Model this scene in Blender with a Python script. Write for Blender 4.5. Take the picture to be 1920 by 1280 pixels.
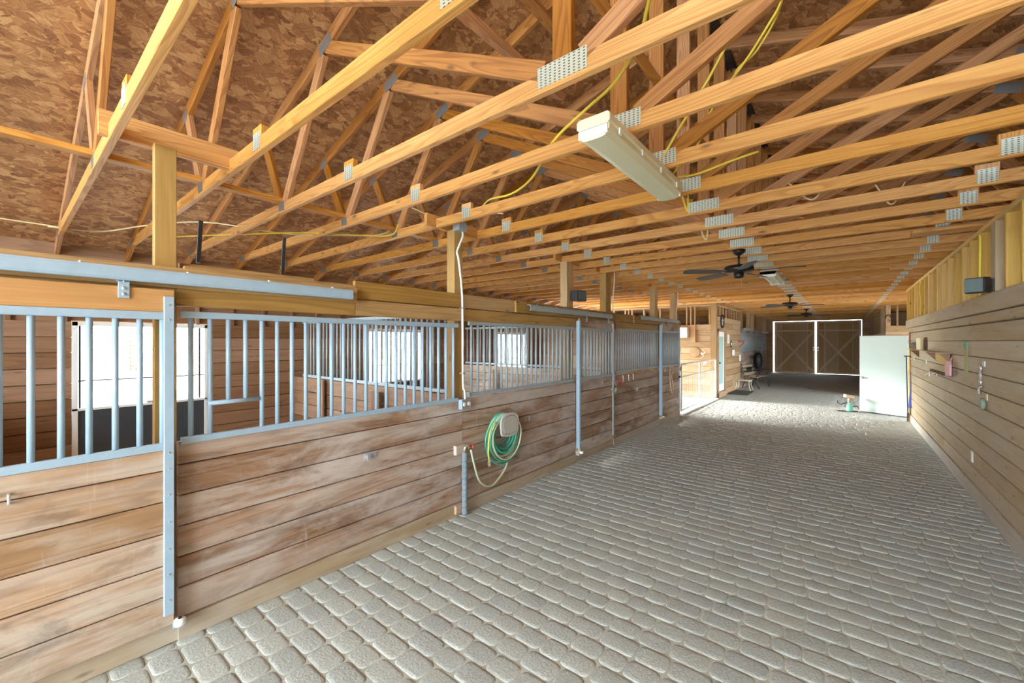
import bpy, math, random
from mathutils import Vector, Matrix
for o in list(bpy.data.objects): bpy.data.objects.remove(o)
S = bpy.context.scene; COL = S.collection
PI = math.pi
# ------------------------------------------------------------------ camera, world, sun, exposure
THETA = math.atan2(623, 772)          # aisle vanishes right of centre
cam = bpy.data.cameras.new('camera'); camo = bpy.data.objects.new('camera', cam); COL.objects.link(camo)
camo.location = (0, 0, 1.7); camo.rotation_euler = (PI/2, 0, THETA)
cam.sensor_width = 36; cam.lens = 772/1920*36; cam.clip_start = 0.02; cam.clip_end = 300
S.camera = camo
S.view_settings.view_transform = 'Standard'; S.view_settings.look = 'None'
S.view_settings.gamma = 1; S.view_settings.exposure = 0.95
S.view_settings.use_curve_mapping = False
W = bpy.data.worlds.new('world'); S.world = W; W.use_nodes = True
nt = W.node_tree; bg = nt.nodes['Background']
WORLD_COL = (0.76, 0.90, 1.0, 1); WORLD_STR = 13.0
bg.inputs[0].default_value = WORLD_COL; bg.inputs[1].default_value = WORLD_STR
sun = bpy.data.lights.new('sun', 'SUN'); sun.energy = 11.0; sun.angle = 0.35; sun.color = (1.0, 0.98, 0.95)
suno = bpy.data.objects.new('sun', sun); COL.objects.link(suno)
suno.rotation_euler = Vector((1.0, 0.10, -0.36)).to_track_quat('-Z', 'Y').to_euler()   # high sun, shining from the south-west
try:
    S.cycles.max_bounces = 10; S.cycles.diffuse_bounces = 6; S.cycles.sample_clamp_indirect = 12
except Exception: pass

# ------------------------------------------------------------------ mesh helpers
ORG = {}
class MB:
    def __init__(s): s.v = []; s.f = []; s.g = []
    def add(s, vs, fs, gs):
        n = len(s.v); s.v += [tuple(v) for v in vs]; s.g += [tuple(g) for g in gs]
        s.f += [tuple(n+i for i in f) for f in fs]; return s
    def beam(s, p0, p1, w, t, up=(0,0,1), ch=0.003):
        """bar from p0 to p1; w is its size along up, t across"""
        p0 = Vector(p0); p1 = Vector(p1); d = (p1-p0); L = d.length; d.normalize()
        u = Vector(up); u = u - d*u.dot(d)
        if u.length < 1e-3: u = Vector((1,0,0)) - d*d.x
        u.normalize(); r = d.cross(u)
        a, b = w/2, t/2; c = min(ch, a*.4, b*.4)
        if c > 0: sec = [(-a+c,-b),(a-c,-b),(a,-b+c),(a,b-c),(a-c,b),(-a+c,b),(-a,b-c),(-a,-b+c)]
        else: sec = [(-a,-b),(a,-b),(a,b),(-a,b)]
        n = len(sec); vs = []; gs = []
        for x, q in ((0,p0),(L,p1)):
            for (i,j) in sec: vs.append(q+u*i+r*j); gs.append((x,i,j))
        fs = [(i,(i+1)%n,n+(i+1)%n,n+i) for i in range(n)] + [tuple(range(n-1,-1,-1)), tuple(range(n,2*n))]
        return s.add(vs, fs, gs)
    def box(s, a, b, ax=0, ch=0.003):
        a = [min(a[i],b[i]) for i in range(3)], [max(a[i],b[i]) for i in range(3)]
        lo, hi = a; c = [(lo[i]+hi[i])/2 for i in range(3)]
        p0 = list(c); p1 = list(c); p0[ax] = lo[ax]; p1[ax] = hi[ax]
        ua = 2 if ax != 2 else 0; oa = 3-ax-ua
        up = [0,0,0]; up[ua] = 1
        return s.beam(p0, p1, hi[ua]-lo[ua], hi[oa]-lo[oa], up, ch)
    def tube(s, pts, r, n=8, closed=False, cap=True):
        pts = [Vector(p) for p in pts]; m = len(pts); vs = []; gs = []; fs = []
        rr = r if isinstance(r, (list,tuple)) else [r]*m
        t0 = None; L = 0
        for i, p in enumerate(pts):
            if closed: t = (pts[(i+1)%m]-pts[i-1])
            else: t = pts[min(i+1,m-1)]-pts[max(i-1,0)]
            t.normalize()
            if t0 is None:
                nrm = t.orthogonal().normalized()
            else:
                nrm = (nrm - t*nrm.dot(t))
                nrm = nrm.normalized() if nrm.length > 1e-6 else t.orthogonal().normalized()
                L += (p-pts[i-1]).length
            t0 = t; b = t.cross(nrm)
            for k in range(n):
                a = 2*PI*k/n; vs.append(p+(nrm*math.cos(a)+b*math.sin(a))*rr[i]); gs.append((L, math.cos(a)*rr[i], math.sin(a)*rr[i]))
        for i in range(m if closed else m-1):
            for k in range(n):
                a = i*n+k; b2 = i*n+(k+1)%n; c = ((i+1)%m)*n+(k+1)%n; d = ((i+1)%m)*n+k
                fs.append((a,b2,c,d))
        if cap and not closed: fs += [tuple(range(n-1,-1,-1)), tuple(range((m-1)*n, m*n))]
        return s.add(vs, fs, gs)
    def cyl(s, p0, p1, r, n=12, r2=None): return s.tube([p0,p1], [r, r if r2 is None else r2], n)
    def lathe(s, prof, c=(0,0,0), n=20, ax=(0,0,1)):
        ax = Vector(ax).normalized(); e = ax.orthogonal().normalized(); b = ax.cross(e); c = Vector(c)
        vs = []; gs = []; fs = []
        for (r,h) in prof:
            for k in range(n):
                a = 2*PI*k/n; vs.append(c+ax*h+(e*math.cos(a)+b*math.sin(a))*max(r,1e-4)); gs.append((h, r*math.cos(a), r*math.sin(a)))
        for i in range(len(prof)-1):
            for k in range(n): fs.append((i*n+k, i*n+(k+1)%n, (i+1)*n+(k+1)%n, (i+1)*n+k))
        fs += [tuple(range(n-1,-1,-1)), tuple(range((len(prof)-1)*n, len(prof)*n))]
        return s.add(vs, fs, gs)
    def prism(s, poly, n0, th):
        """poly: 3-D outline points, extruded along vector n0 by th"""
        d = Vector(n0).normalized()*th; m = len(poly); P = [Vector(p) for p in poly]
        o = P[0]; e = (P[1]-P[0]).normalized(); q = Vector(n0).normalized().cross(e)
        vs = P+[p+d for p in P]; gs = [((p-o).dot(e),(p-o).dot(q),0) for p in P]*2
        fs = [tuple(range(m-1,-1,-1)), tuple(range(m,2*m))]+[(i,(i+1)%m,m+(i+1)%m,m+i) for i in range(m)]
        return s.add(vs, fs, gs)
    def build(s, name, mat, parent=None, smooth=False, org=None):
        me = bpy.data.meshes.new(name)
        o0 = Vector(ORG.get(parent.name, (0,0,0))) if parent else Vector(org or (0,0,0))
        me.from_pydata([Vector(v)-o0 for v in s.v], [], s.f)
        at = me.attributes.new('gc', 'FLOAT_VECTOR', 'POINT')
        at.data.foreach_set('vector', [c for g in s.g for c in g])
        if smooth: me.polygons.foreach_set('use_smooth', [True]*len(me.polygons))
        me.materials.append(mat)
        ob = bpy.data.objects.new(name, me); COL.objects.link(ob)
        if parent: ob.parent = parent
        else: ob.location = o0
        ORG[ob.name] = tuple(o0)
        import bmesh
        b = bmesh.new(); b.from_mesh(me); bmesh.ops.recalc_face_normals(b, faces=b.faces); b.to_mesh(me); b.free()
        return ob
def beam(*a, **k): return MB().beam(*a, **k)
def box(*a, **k): return MB().box(*a, **k)
def thing(name, loc, label, cat, group=None):
    o = bpy.data.objects.new(name, None); COL.objects.link(o); o.location = loc; o.empty_display_size = .1
    ORG[o.name] = tuple(loc); tag(o, label, cat, group); return o
def tag(o, label=None, cat=None, group=None, kind=None):
    if label: o['label'] = label
    if cat: o['category'] = cat; o['kind'] = 'thing'
    if group: o['group'] = group
    if kind: o['kind'] = kind
    return o
def struct(o, label=None):
    o['kind'] = 'structure'
    if label: o['label'] = label
    return o
def kids(o): return [c for c in bpy.data.objects if c.parent == o]
def dup(root, loc, label, group=None, pick=None):
    r = root.copy(); COL.objects.link(r); r.location = loc; r['label'] = label
    if group: r['group'] = group
    for ch in kids(root):
        if pick and not pick(ch): continue
        c = ch.copy(); COL.objects.link(c); c.parent = r
        for g in kids(ch):
            d = g.copy(); COL.objects.link(d); d.parent = c
    return r
def arc(c, r, a0, a1, n, ax='xz'):
    out = []
    for i in range(n+1):
        a = a0+(a1-a0)*i/n; u, v = r*math.cos(a), r*math.sin(a)
        out.append({'xz':(c[0]+u,c[1],c[2]+v),'yz':(c[0],c[1]+u,c[2]+v),'xy':(c[0]+u,c[1]+v,c[2])}[ax])
    return out
def spline(pts, k=8):
    P = [Vector(p) for p in pts]; P = [P[0]*2-P[1]]+P+[P[-1]*2-P[-2]]; out = []
    for i in range(1, len(P)-2):
        a, b, c, d = P[i-1:i+3]
        for j in range(k):
            t = j/k; out.append(.5*((2*b)+(c-a)*t+(2*a-5*b+4*c-d)*t*t+(-a+3*b-3*c+d)*t**3))
    return out+[P[-2]]

# ------------------------------------------------------------------ materials
def nodes(name):
    m = bpy.data.materials.new(name); m.use_nodes = True
    return m, m.node_tree.nodes, m.node_tree.links, m.node_tree.nodes['Principled BSDF']
def ramp(N, stops):
    r = N.new('ShaderNodeValToRGB'); e = r.color_ramp.elements
    while len(e) > 1: e.remove(e[-1])
    e[0].position = stops[0][0]; e[0].color = (*stops[0][1], 1)
    for p, c in stops[1:]:
        x = e.new(p); x.color = (*c, 1)
    return r
def math_(N, L, op, a, b=None, c=None):
    n = N.new('ShaderNodeMath'); n.operation = op
    for i, v in enumerate((a,b,c)):
        if v is None: continue
        if isinstance(v, (int,float)): n.inputs[i].default_value = v
        else: L.new(v, n.inputs[i])
    return n.outputs[0]
def mixc(N, L, fac, a, b, bt='MIX'):
    n = N.new('ShaderNodeMix'); n.data_type = 'RGBA'; n.blend_type = bt
    for i, v in ((0,fac),(6,a),(7,b)):
        if isinstance(v, (int,float)): n.inputs[i].default_value = v
        elif isinstance(v, tuple): n.inputs[i].default_value = (*v[:3],1)
        else: L.new(v, n.inputs[i])
    return n.outputs[2]
def gcoord(N, L, scale, rnd=True):
    a = N.new('ShaderNodeAttribute'); a.attribute_name = 'gc'; out = a.outputs['Vector']
    if rnd:
        g = N.new('ShaderNodeNewGeometry'); oi = N.new('ShaderNodeObjectInfo')
        s = math_(N, L, 'ADD', math_(N,L,'MULTIPLY',g.outputs['Random Per Island'],37.7), math_(N,L,'MULTIPLY',oi.outputs['Random'],91.3))
        cb = N.new('ShaderNodeCombineXYZ')
        for i in range(3): L.new(s, cb.inputs[i])
        v = N.new('ShaderNodeVectorMath'); v.operation = 'ADD'; L.new(out, v.inputs[0]); L.new(cb.outputs[0], v.inputs[1]); out = v.outputs[0]
        rs = s
    mp = N.new('ShaderNodeVectorMath'); mp.operation = 'MULTIPLY'; L.new(out, mp.inputs[0]); mp.inputs[1].default_value = scale
    return mp.outputs[0], out
def noise(N, L, vec, sc, det=4, rough=.55, dist=0):
    n = N.new('ShaderNodeTexNoise'); n.inputs['Scale'].default_value = sc; n.inputs['Detail'].default_value = det
    n.inputs['Roughness'].default_value = rough; n.inputs['Distortion'].default_value = dist
    L.new(vec, n.inputs['Vector']); return n.outputs['Fac']
def wood(name, light, dark, grey=None, gamt=0.0, rings=13, contrast=.5, vary=.35, rough=.62, knot=(.12,.06,.03), stain=None):
    m, N, L, B = nodes(name)
    v, raw = gcoord(N, L, (.42, 6.0, 6.0))
    n1 = noise(N, L, v, 1.0, 2.0, .45, .25)
    f = math_(N, L, 'FRACT', math_(N, L, 'MULTIPLY', n1, rings))
    r = ramp(N, [(0, (0,0,0)), (.45, (.25,)*3), (.85, (1,1,1)), (.97, (.3,)*3), (1, (0,0,0))]); L.new(f, r.inputs[0])
    v2 = N.new('ShaderNodeVectorMath'); v2.operation = 'MULTIPLY'; L.new(raw, v2.inputs[0]); v2.inputs[1].default_value = (3, 130, 130)
    n2 = noise(N, L, v2.outputs[0], 1.0, 3, .6)
    col = mixc(N, L, math_(N,L,'MULTIPLY',r.outputs[0],contrast), light, dark)
    col = mixc(N, L, math_(N,L,'MULTIPLY_ADD',n2,.9,-.12), col, dark)
    # knots
    vk = N.new('ShaderNodeVectorMath'); vk.operation = 'MULTIPLY'; L.new(raw, vk.inputs[0]); vk.inputs[1].default_value = (2.6, 8, 8)
    vo = N.new('ShaderNodeTexVoronoi'); vo.inputs['Scale'].default_value = 1.0; L.new(vk.outputs[0], vo.inputs['Vector'])
    rk = ramp(N, [(0,(1,1,1)), (.06,(.8,)*3), (.13,(0,0,0))]); L.new(vo.outputs['Distance'], rk.inputs[0])
    col = mixc(N, L, math_(N,L,'MULTIPLY',rk.outputs[0],.85), col, knot)
    # per-board tone
    g = N.new('ShaderNodeNewGeometry'); oi = N.new('ShaderNodeObjectInfo')
    rv = math_(N,L,'FRACT', math_(N,L,'ADD', math_(N,L,'MULTIPLY',g.outputs['Random Per Island'],7.13), math_(N,L,'MULTIPLY',oi.outputs['Random'],3.7)))
    hs = N.new('ShaderNodeHueSaturation'); L.new(col, hs.inputs['Color'])
    L.new(math_(N,L,'MULTIPLY_ADD', rv, vary, 1-vary/2), hs.inputs['Value'])
    L.new(math_(N,L,'MULTIPLY_ADD', rv, -.25, 1.1), hs.inputs['Saturation'])
    col = hs.outputs[0]
    if grey:
        v3 = N.new('ShaderNodeVectorMath'); v3.operation = 'MULTIPLY'; L.new(raw, v3.inputs[0]); v3.inputs[1].default_value = (.9, 4.5, 4.5)
        n3 = noise(N, L, v3.outputs[0], 1.0, 5, .6, .6)
        rg = ramp(N, [(.42,(0,0,0)), (.68,(1,1,1))]); L.new(n3, rg.inputs[0])
        col = mixc(N, L, math_(N,L,'MULTIPLY',rg.outputs[0],gamt), col, grey)
    if stain:   # large pale scuffed areas on the wall, fixed to the boards
        tc = N.new('ShaderNodeTexCoord')
        for (vec, lo, hi, amt, c) in (((2.0,1.1,3.4),.50,.66,.62,stain), ((5.0,2.2,4.0),.56,.70,.6,(.13,.08,.055)), ((60,22,2.2),.60,.75,.45,(.62,.55,.48))):
            mv = N.new('ShaderNodeVectorMath'); mv.operation = 'MULTIPLY'; L.new(tc.outputs['Object'], mv.inputs[0]); mv.inputs[1].default_value = vec
            n4 = noise(N, L, mv.outputs[0], 1.0, 7, .68, .4)
            rs = ramp(N, [(lo,(0,0,0)), (hi,(1,1,1))]); L.new(n4, rs.inputs[0])
            col = mixc(N, L, math_(N,L,'MULTIPLY',rs.outputs[0],amt), col, c)
    L.new(col, B.inputs['Base Color']); B.inputs['Roughness'].default_value = rough
    bp = N.new('ShaderNodeBump'); bp.inputs['Strength'].default_value = .25; bp.inputs['Distance'].default_value = .002
    L.new(n2, bp.inputs['Height']); L.new(bp.outputs[0], B.inputs['Normal'])
    return m
def plain(name, col, rough=.5, metal=0.0, var=.0, sc=8, emit=None):
    m, N, L, B = nodes(name)
    if var:
        tc = N.new('ShaderNodeTexCoord'); n = noise(N, L, tc.outputs['Object'], sc, 5, .6)
        c = mixc(N, L, n, tuple(x*(1-var) for x in col), tuple(min(1,x*(1+var)) for x in col)); L.new(c, B.inputs['Base Color'])
    else: B.inputs['Base Color'].default_value = (*col, 1)
    B.inputs['Roughness'].default_value = rough; B.inputs['Metallic'].default_value = metal
    return m
M = {}
M['pine'] = wood('truss pine', (.84,.455,.115), (.48,.18,.028), rings=24, contrast=.7, vary=.25)
M['kick'] = wood('kick board', (.52,.40,.26), (.30,.21,.13), grey=(.50,.46,.40), gamt=.7, rings=8, contrast=.5, vary=.2)
M['kickpale'] = wood('pale base board', (.60,.53,.42), (.42,.35,.26), grey=(.58,.56,.52), gamt=.6, rings=7, contrast=.4, vary=.2)
M['web'] = wood('web pine', (.64,.295,.075), (.29,.10,.022), rings=22, contrast=.75)
M['post'] = wood('treated post', (.60,.385,.155), (.36,.21,.07), rings=8, contrast=.35)
M['stall'] = wood('stall plank', (.43,.25,.145), (.17,.085,.045), grey=(.60,.54,.49), gamt=.75, rings=11, contrast=.7, vary=.5, stain=(.62,.57,.53))
M['door'] = wood('door plank', (.56,.35,.20), (.23,.125,.065), grey=(.56,.50,.44), gamt=.75, rings=11, contrast=.65, vary=.4, stain=(.55,.50,.43))
M['header'] = wood('header board', (.54,.325,.11), (.27,.14,.04), rings=9, contrast=.6, vary=.25)
M['doortop'] = wood('door top board', (.64,.345,.12), (.36,.16,.045), rings=8, contrast=.35, vary=.1)
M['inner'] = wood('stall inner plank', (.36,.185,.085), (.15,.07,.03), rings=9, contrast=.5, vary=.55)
M['rwall'] = wood('right wall plank', (.56,.42,.245), (.31,.215,.115), grey=(.50,.45,.36), gamt=.5, rings=7, contrast=.35, vary=.3)
M['stud'] = wood('stud pine', (.78,.53,.16), (.52,.31,.075), rings=9, contrast=.4, vary=.3)
M['office'] = wood('office plank', (.52,.325,.14), (.27,.145,.065), grey=(.45,.33,.25), gamt=.35, rings=8, contrast=.4, vary=.45)
M['endply'] = wood('end door ply', (.62,.40,.19), (.38,.22,.10), rings=6, contrast=.35, vary=.2)
M['endbrace'] = wood('end door brace', (.88,.66,.40), (.62,.44,.24), rings=8, contrast=.3)
M['galv'] = plain('galvanised steel', (.36,.49,.61), .48, .1, .14, 14)
M['galv2'] = plain('dull galvanised rail', (.38,.44,.47), .5, .15, .15, 14)
M['steel'] = plain('bright steel', (.75,.77,.78), .28, .9)
M['brass'] = plain('tarnished hook metal', (.55,.50,.36), .35, .8)
M['white'] = plain('white paint', (.86,.88,.86), .45, 0, .03, 3)
M['whitedoor'] = plain('white door paint', (.66,.77,.72), .35, 0, .02, 2)
M['gate'] = plain('white gate paint', (.85,.88,.90), .4)
M['black'] = plain('black plastic', (.025,.026,.028), .45, 0, .2)
M['greyblk'] = plain('speaker grille', (.13,.17,.17), .7, 0, .15, 60)
M['rubber'] = plain('dark rubber panel', (.045,.052,.062), .6, 0, .15, 5)
M['yellow'] = plain('yellow cable', (.85,.68,.08), .45)
M['ivory'] = plain('pale cable', (.78,.66,.38), .5)
M['cream'] = plain('cream housing', (.80,.78,.58), .4, 0, .05, 6)
M['fixwhite'] = plain('fixture white', (.88,.90,.86), .35)
M['red'] = plain('red paint', (.62,.06,.05), .4)
M['redwood'] = plain('red brown wood', (.42,.14,.07), .6, 0, .2, 9)
M['insul'] = plain('grey pipe wrap', (.20,.235,.27), .75, 0, .3, 20)
M['hosegreen'] = plain('green hose', (.06,.42,.30), .35, 0, .25, 6)
M['hosepale'] = plain('faded hose', (.55,.60,.42), .4, 0, .2, 6)
M['hoselime'] = plain('lime hose', (.50,.58,.12), .4)
M['tan'] = plain('tan plastic', (.55,.52,.47), .5, 0, .04, 4)
M['taninner'] = plain('tan plastic panel', (.50,.47,.42), .5)
M['blue'] = plain('blue cloth', (.06,.08,.30), .8)
M['pink'] = plain('pink cloth', (.75,.42,.45), .8)
M['paper'] = plain('paper', (.85,.84,.80), .8)
M['mint'] = plain('mint green metal', (.22,.62,.46), .5, 0, .15, 12)
M['leather'] = plain('leather', (.14,.07,.035), .6)
M['rope'] = plain('rope', (.62,.45,.28), .8)
M['bronze'] = plain('dark bronze', (.035,.03,.026), .4, .5)
M['blade'] = plain('dark blade', (.055,.05,.045), .5, 0, .2)
M['mat'] = plain('door mat', (.07,.07,.07), .9, 0, .3, 30)
M['glass'] = plain('window glass', (.55,.75,.72), .1)
M['ground'] = plain('gravel ground', (.52,.49,.42), .9, 0, .15, 1.5)
M['dirt'] = plain('stall dirt', (.14,.10,.07), .95, 0, .3, 6)
M['joint'] = plain('joint sand', (.47,.47,.40), .95, 0, .25, 25)
M['bark'] = plain('bark', (.16,.11,.07), .9, 0, .3)
M['leaf'] = plain('leaves', (.16,.34,.10), .7, 0, .4, 2)
M['wire'] = plain('dark wire mesh', (.10,.11,.12), .5, .4)
def plate_mat():
    m, N, L, B = nodes('toothed nail plate')
    a = N.new('ShaderNodeAttribute'); a.attribute_name = 'gc'
    sp = N.new('ShaderNodeSeparateXYZ'); L.new(a.outputs['Vector'], sp.inputs[0])
    u = math_(N,L,'FRACT',math_(N,L,'DIVIDE',math_(N,L,'ADD',sp.outputs[0],5.0),.024)); v = math_(N,L,'FRACT',math_(N,L,'DIVIDE',math_(N,L,'ADD',sp.outputs[1],5.0),.0125))
    s = math_(N,L,'MULTIPLY', math_(N,L,'LESS_THAN',u,.42), math_(N,L,'LESS_THAN',v,.42))
    c = mixc(N, L, s, (.66,.74,.68), (.12,.13,.11))
    L.new(c, B.inputs['Base Color']); B.inputs['Roughness'].default_value = .38; B.inputs['Metallic'].default_value = .35
    return m
M['plate'] = plate_mat()
M['plateblue'] = plain('plain steel plate', (.30,.32,.34), .4, .5, .1, 30)
def osb_mat():
    m, N, L, B = nodes('oriented strand board')
    a = N.new('ShaderNodeAttribute'); a.attribute_name = 'gc'
    wn = N.new('ShaderNodeTexNoise'); wn.inputs['Scale'].default_value = 9; wn.inputs['Detail'].default_value = 3; L.new(a.outputs['Vector'], wn.inputs['Vector'])
    wv = N.new('ShaderNodeVectorMath'); wv.operation = 'SCALE'; L.new(wn.outputs['Color'], wv.inputs[0]); wv.inputs['Scale'].default_value = .12
    av = N.new('ShaderNodeVectorMath'); av.operation = 'ADD'; L.new(a.outputs['Vector'], av.inputs[0]); L.new(wv.outputs[0], av.inputs[1])
    base = None
    for i, (sc, off) in enumerate((((15,22,1),0),((22,34,1),7.3),((11,16,1),3.1))):
        mp = N.new('ShaderNodeMapping'); mp.inputs['Scale'].default_value = sc; mp.inputs['Location'].default_value = (off,off*.7,0); L.new(av.outputs[0], mp.inputs['Vector'])
        vo = N.new('ShaderNodeTexVoronoi'); vo.inputs['Scale'].default_value = 1.0; L.new(mp.outputs[0], vo.inputs['Vector'])
        sp = N.new('ShaderNodeSeparateColor'); L.new(vo.outputs['Color'], sp.inputs[0])
        rt = N.new('ShaderNodeVectorRotate'); rt.rotation_type = 'Z_AXIS'; L.new(a.outputs['Vector'], rt.inputs['Vector'])
        L.new(math_(N,L,'MULTIPLY_ADD', sp.outputs[2], 2.2, -1.1), rt.inputs['Angle'])
        st = N.new('ShaderNodeVectorMath'); st.operation = 'MULTIPLY'; L.new(rt.outputs[0], st.inputs[0]); st.inputs[1].default_value = (14, 120, 1)
        n = noise(N, L, st.outputs[0], 1.0, 2, .5)
        v = math_(N,L,'ADD', math_(N,L,'MULTIPLY', sp.outputs[0], .45), math_(N,L,'MULTIPLY', n, .75))
        r = ramp(N, [(.22,(.10,.04,.018)), (.42,(.33,.15,.06)), (.62,(.50,.26,.105)), (.85,(.76,.48,.23))]); L.new(v, r.inputs[0])
        base = r.outputs[0] if base is None else mixc(N, L, math_(N,L,'GREATER_THAN', sp.outputs[1], .5), base, r.outputs[0])
    n = noise(N, L, a.outputs['Vector'], 1.1, 4, .6)
    base = mixc(N, L, math_(N,L,'MULTIPLY',n,.35), base, (.42,.18,.09))
    L.new(base, B.inputs['Base Color']); B.inputs['Roughness'].default_value = .7
    return m
M['osb'] = osb_mat()
def paver_mat():
    m, N, L, B = nodes('tumbled paver')
    g = N.new('ShaderNodeNewGeometry'); tc = N.new('ShaderNodeTexCoord')
    r = ramp(N, [(0,(.33,.34,.32)), (.3,(.43,.45,.43)), (.6,(.44,.44,.39)), (.85,(.46,.47,.42)), (1,(.54,.54,.48))]); L.new(g.outputs['Random Per Island'], r.inputs[0])
    n1 = noise(N, L, tc.outputs['Object'], 70, 5, .7); n2 = noise(N, L, tc.outputs['Object'], .8, 4, .6)
    c = mixc(N, L, .55, r.outputs[0], ramp_c(N, L, n1, [(.3,(.20,.21,.20)), (.7,(.66,.68,.64))]))
    c = mixc(N, L, math_(N,L,'MULTIPLY',n2,.45), c, (.47,.49,.42))
    n3 = noise(N, L, tc.outputs['Object'], 9, 6, .75)
    rr = ramp(N, [(.64,(0,0,0)), (.75,(1,1,1))]); L.new(n3, rr.inputs[0])
    c = mixc(N, L, math_(N,L,'MULTIPLY',rr.outputs[0],.45), c, (.52,.53,.52))
    L.new(c, B.inputs['Base Color']); B.inputs['Roughness'].default_value = .9; B.inputs['Specular IOR Level'].default_value = .25
    bp = N.new('ShaderNodeBump'); bp.inputs['Strength'].default_value = .8; bp.inputs['Distance'].default_value = .006
    L.new(n1, bp.inputs['Height']); L.new(bp.outputs[0], B.inputs['Normal'])
    return m
def ramp_c(N, L, fac, stops):
    r = ramp(N, stops); L.new(fac, r.inputs[0]); return r.outputs[0]
M['paver'] = paver_mat()

# ------------------------------------------------------------------ layout numbers (metres)
XL, XR = -2.95, 1.093        # aisle faces
XO = -6.85                   # outer left wall
XC = -0.95                   # ridge line
XE = 4.95                    # outer right wall
Y0, Y1 = -5.0, 27.0         # barn from the invented near opening to the end wall
ZB = 2.812                   # underside of truss chords
def roofz(x): return 4.60-.32*abs(x-XC)      # centre of top chord
R = random.Random(7)

# ================================================================== STRUCTURE
g = MB().box((-80,-70,-.3),(70,110,-.06), ch=0).build('ground', M['ground']); struct(g)
# paved floor
def pavers(x0, x1, y0, y1, name, seed):
    rr = random.Random(seed); mb = MB(); y = y0; p = .137
    while y < y1-1e-4:
        x = x0-rr.random()*.1
        while x < x1:
            l = rr.choice((.137,.172,.172,.207,.207))
            a, b = max(x, x0)+.0018, min(x+l, x1)-.0018
            if b-a > .03:
                c, d = y+.0018, min(y+p, y1)-.0018; z = rr.uniform(-.0025,.0015); tx, ty = rr.uniform(-.008,.008), rr.uniform(-.009,.009)
                cx, cy = (a+b)/2, (c+d)/2; vs = []; gs = []
                for (ins, dz, rad) in ((0,-.011,.026),(.0015,-.0045,.028),(.0065,-.0008,.03),(.020,.0004,.022)):
                    hx, hy = (b-a)/2-ins, (d-c)/2-ins; q = min(rad, hx*.8, hy*.8)
                    for (sx, sy, o) in ((1,1,0),(-1,1,1),(-1,-1,0),(1,-1,1)):
                        pts = [(sx*hx, sy*(hy-q)), (sx*(hx-q*.3), sy*(hy-q*.3)), (sx*(hx-q), sy*hy)]
                        if o: pts.reverse()
                        for (u,v) in pts: vs.append((cx+u, cy+v, z+dz+tx*u+ty*v)); gs.append((u,v,0))
                fs = []
                for k in range(3):
                    for i in range(12): fs.append((k*12+i, k*12+(i+1)%12, (k+1)*12+(i+1)%12, (k+1)*12+i))
                fs.append(tuple(range(36,48)))
                mb.add(vs, fs, gs)
            x += l
        y += p
    o = mb.build(name, M['paver'], smooth=True); struct(o); return o
pavers(XL-.02, XR+.02, Y0, Y1+.1, 'floor', 3)
pavers(-6.95, XL-.02, 9.81, 13.3, 'floor', 5)
pavers(XR+.02, 4.95, 12.05, 16.5, 'floor', 6)
fb = MB().box((-7.0,Y0,-.06),(5.0,Y1+.3,-.0052), ch=0).build('floor', M['joint']); struct(fb)
sf = MB(); sf.box((-6.8,Y0,-.012),(-3.03,9.7,.004), ch=0); sf.box((-6.8,13.4,-.012),(-3.03,Y1,.004), ch=0)
struct(sf.build('floor', M['dirt']))
# roof sheathing
sh = MB()
for sgn in (-1, 1):
    xe = XC+sgn*6.35; ze = roofz(xe)+.075; zr = roofz(XC)+.075; Lr = math.hypot(xe-XC, ze-zr)
    off = 0 if sgn < 0 else 11
    nstep = 24
    y = Y0-.3
    while y < Y1+.3:
        y2 = min(y+2.4, Y1+.3)
        P = [(XC+sgn*.02,y,zr),(xe,y,ze),(xe,y2,ze),(XC+sgn*.02,y2,zr)]
        Q = [(a,b,c+.016) for a,b,c in P]
        G = [(y,0+off,0),(y,Lr+off,0),(y2,Lr+off,0),(y2,off,0)]
        sh.add(P+Q, [(0,1,2,3),(4,5,6,7),(0,1,5,4),(1,2,6,5),(2,3,7,6),(3,0,4,7)], G+G)
        y = y2
ceil = sh.build('ceiling', M['osb']); struct(ceil)
def planks(mb, ax, fix, a0, a1, zs, th, seg=3.6, rr=R, gap=.006, side=1, joints=None):
    """horizontal boards; ax = running axis (0 or 1), fix = face position, thickness grows away by side"""
    for z0, z1 in zip(zs[:-1], zs[1:]):
        a = a0; first = True
        while a < a1-.01:
            if joints is not None: cand = [j for j in joints if j > a+.01]; b = min(cand+[a1])
            else: b = min(a+seg*(.35+.65*rr.random() if first else 1)*(.8+.4*rr.random()), a1); first = False
            if a1-b < .25: b = a1
            lo = [0,0,z0+gap/2]; hi = [0,0,z1-gap/2]
            lo[ax], hi[ax] = a+.001, b-.001; lo[1-ax], hi[1-ax] = (fix-th, fix) if side > 0 else (fix, fix+th)
            mb.box(lo, hi, ax, ch=.005); a = b
    return mb
def zr(z0, z1, p):
    out = [z0]
    while out[-1] < z1-p*.4: out.append(min(out[-1]+p, z1) if z1-out[-1]-p > p*.35 else z1)
    return out
ZST = [.121,.296,.470,.645,.820,.996,1.13]
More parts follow.
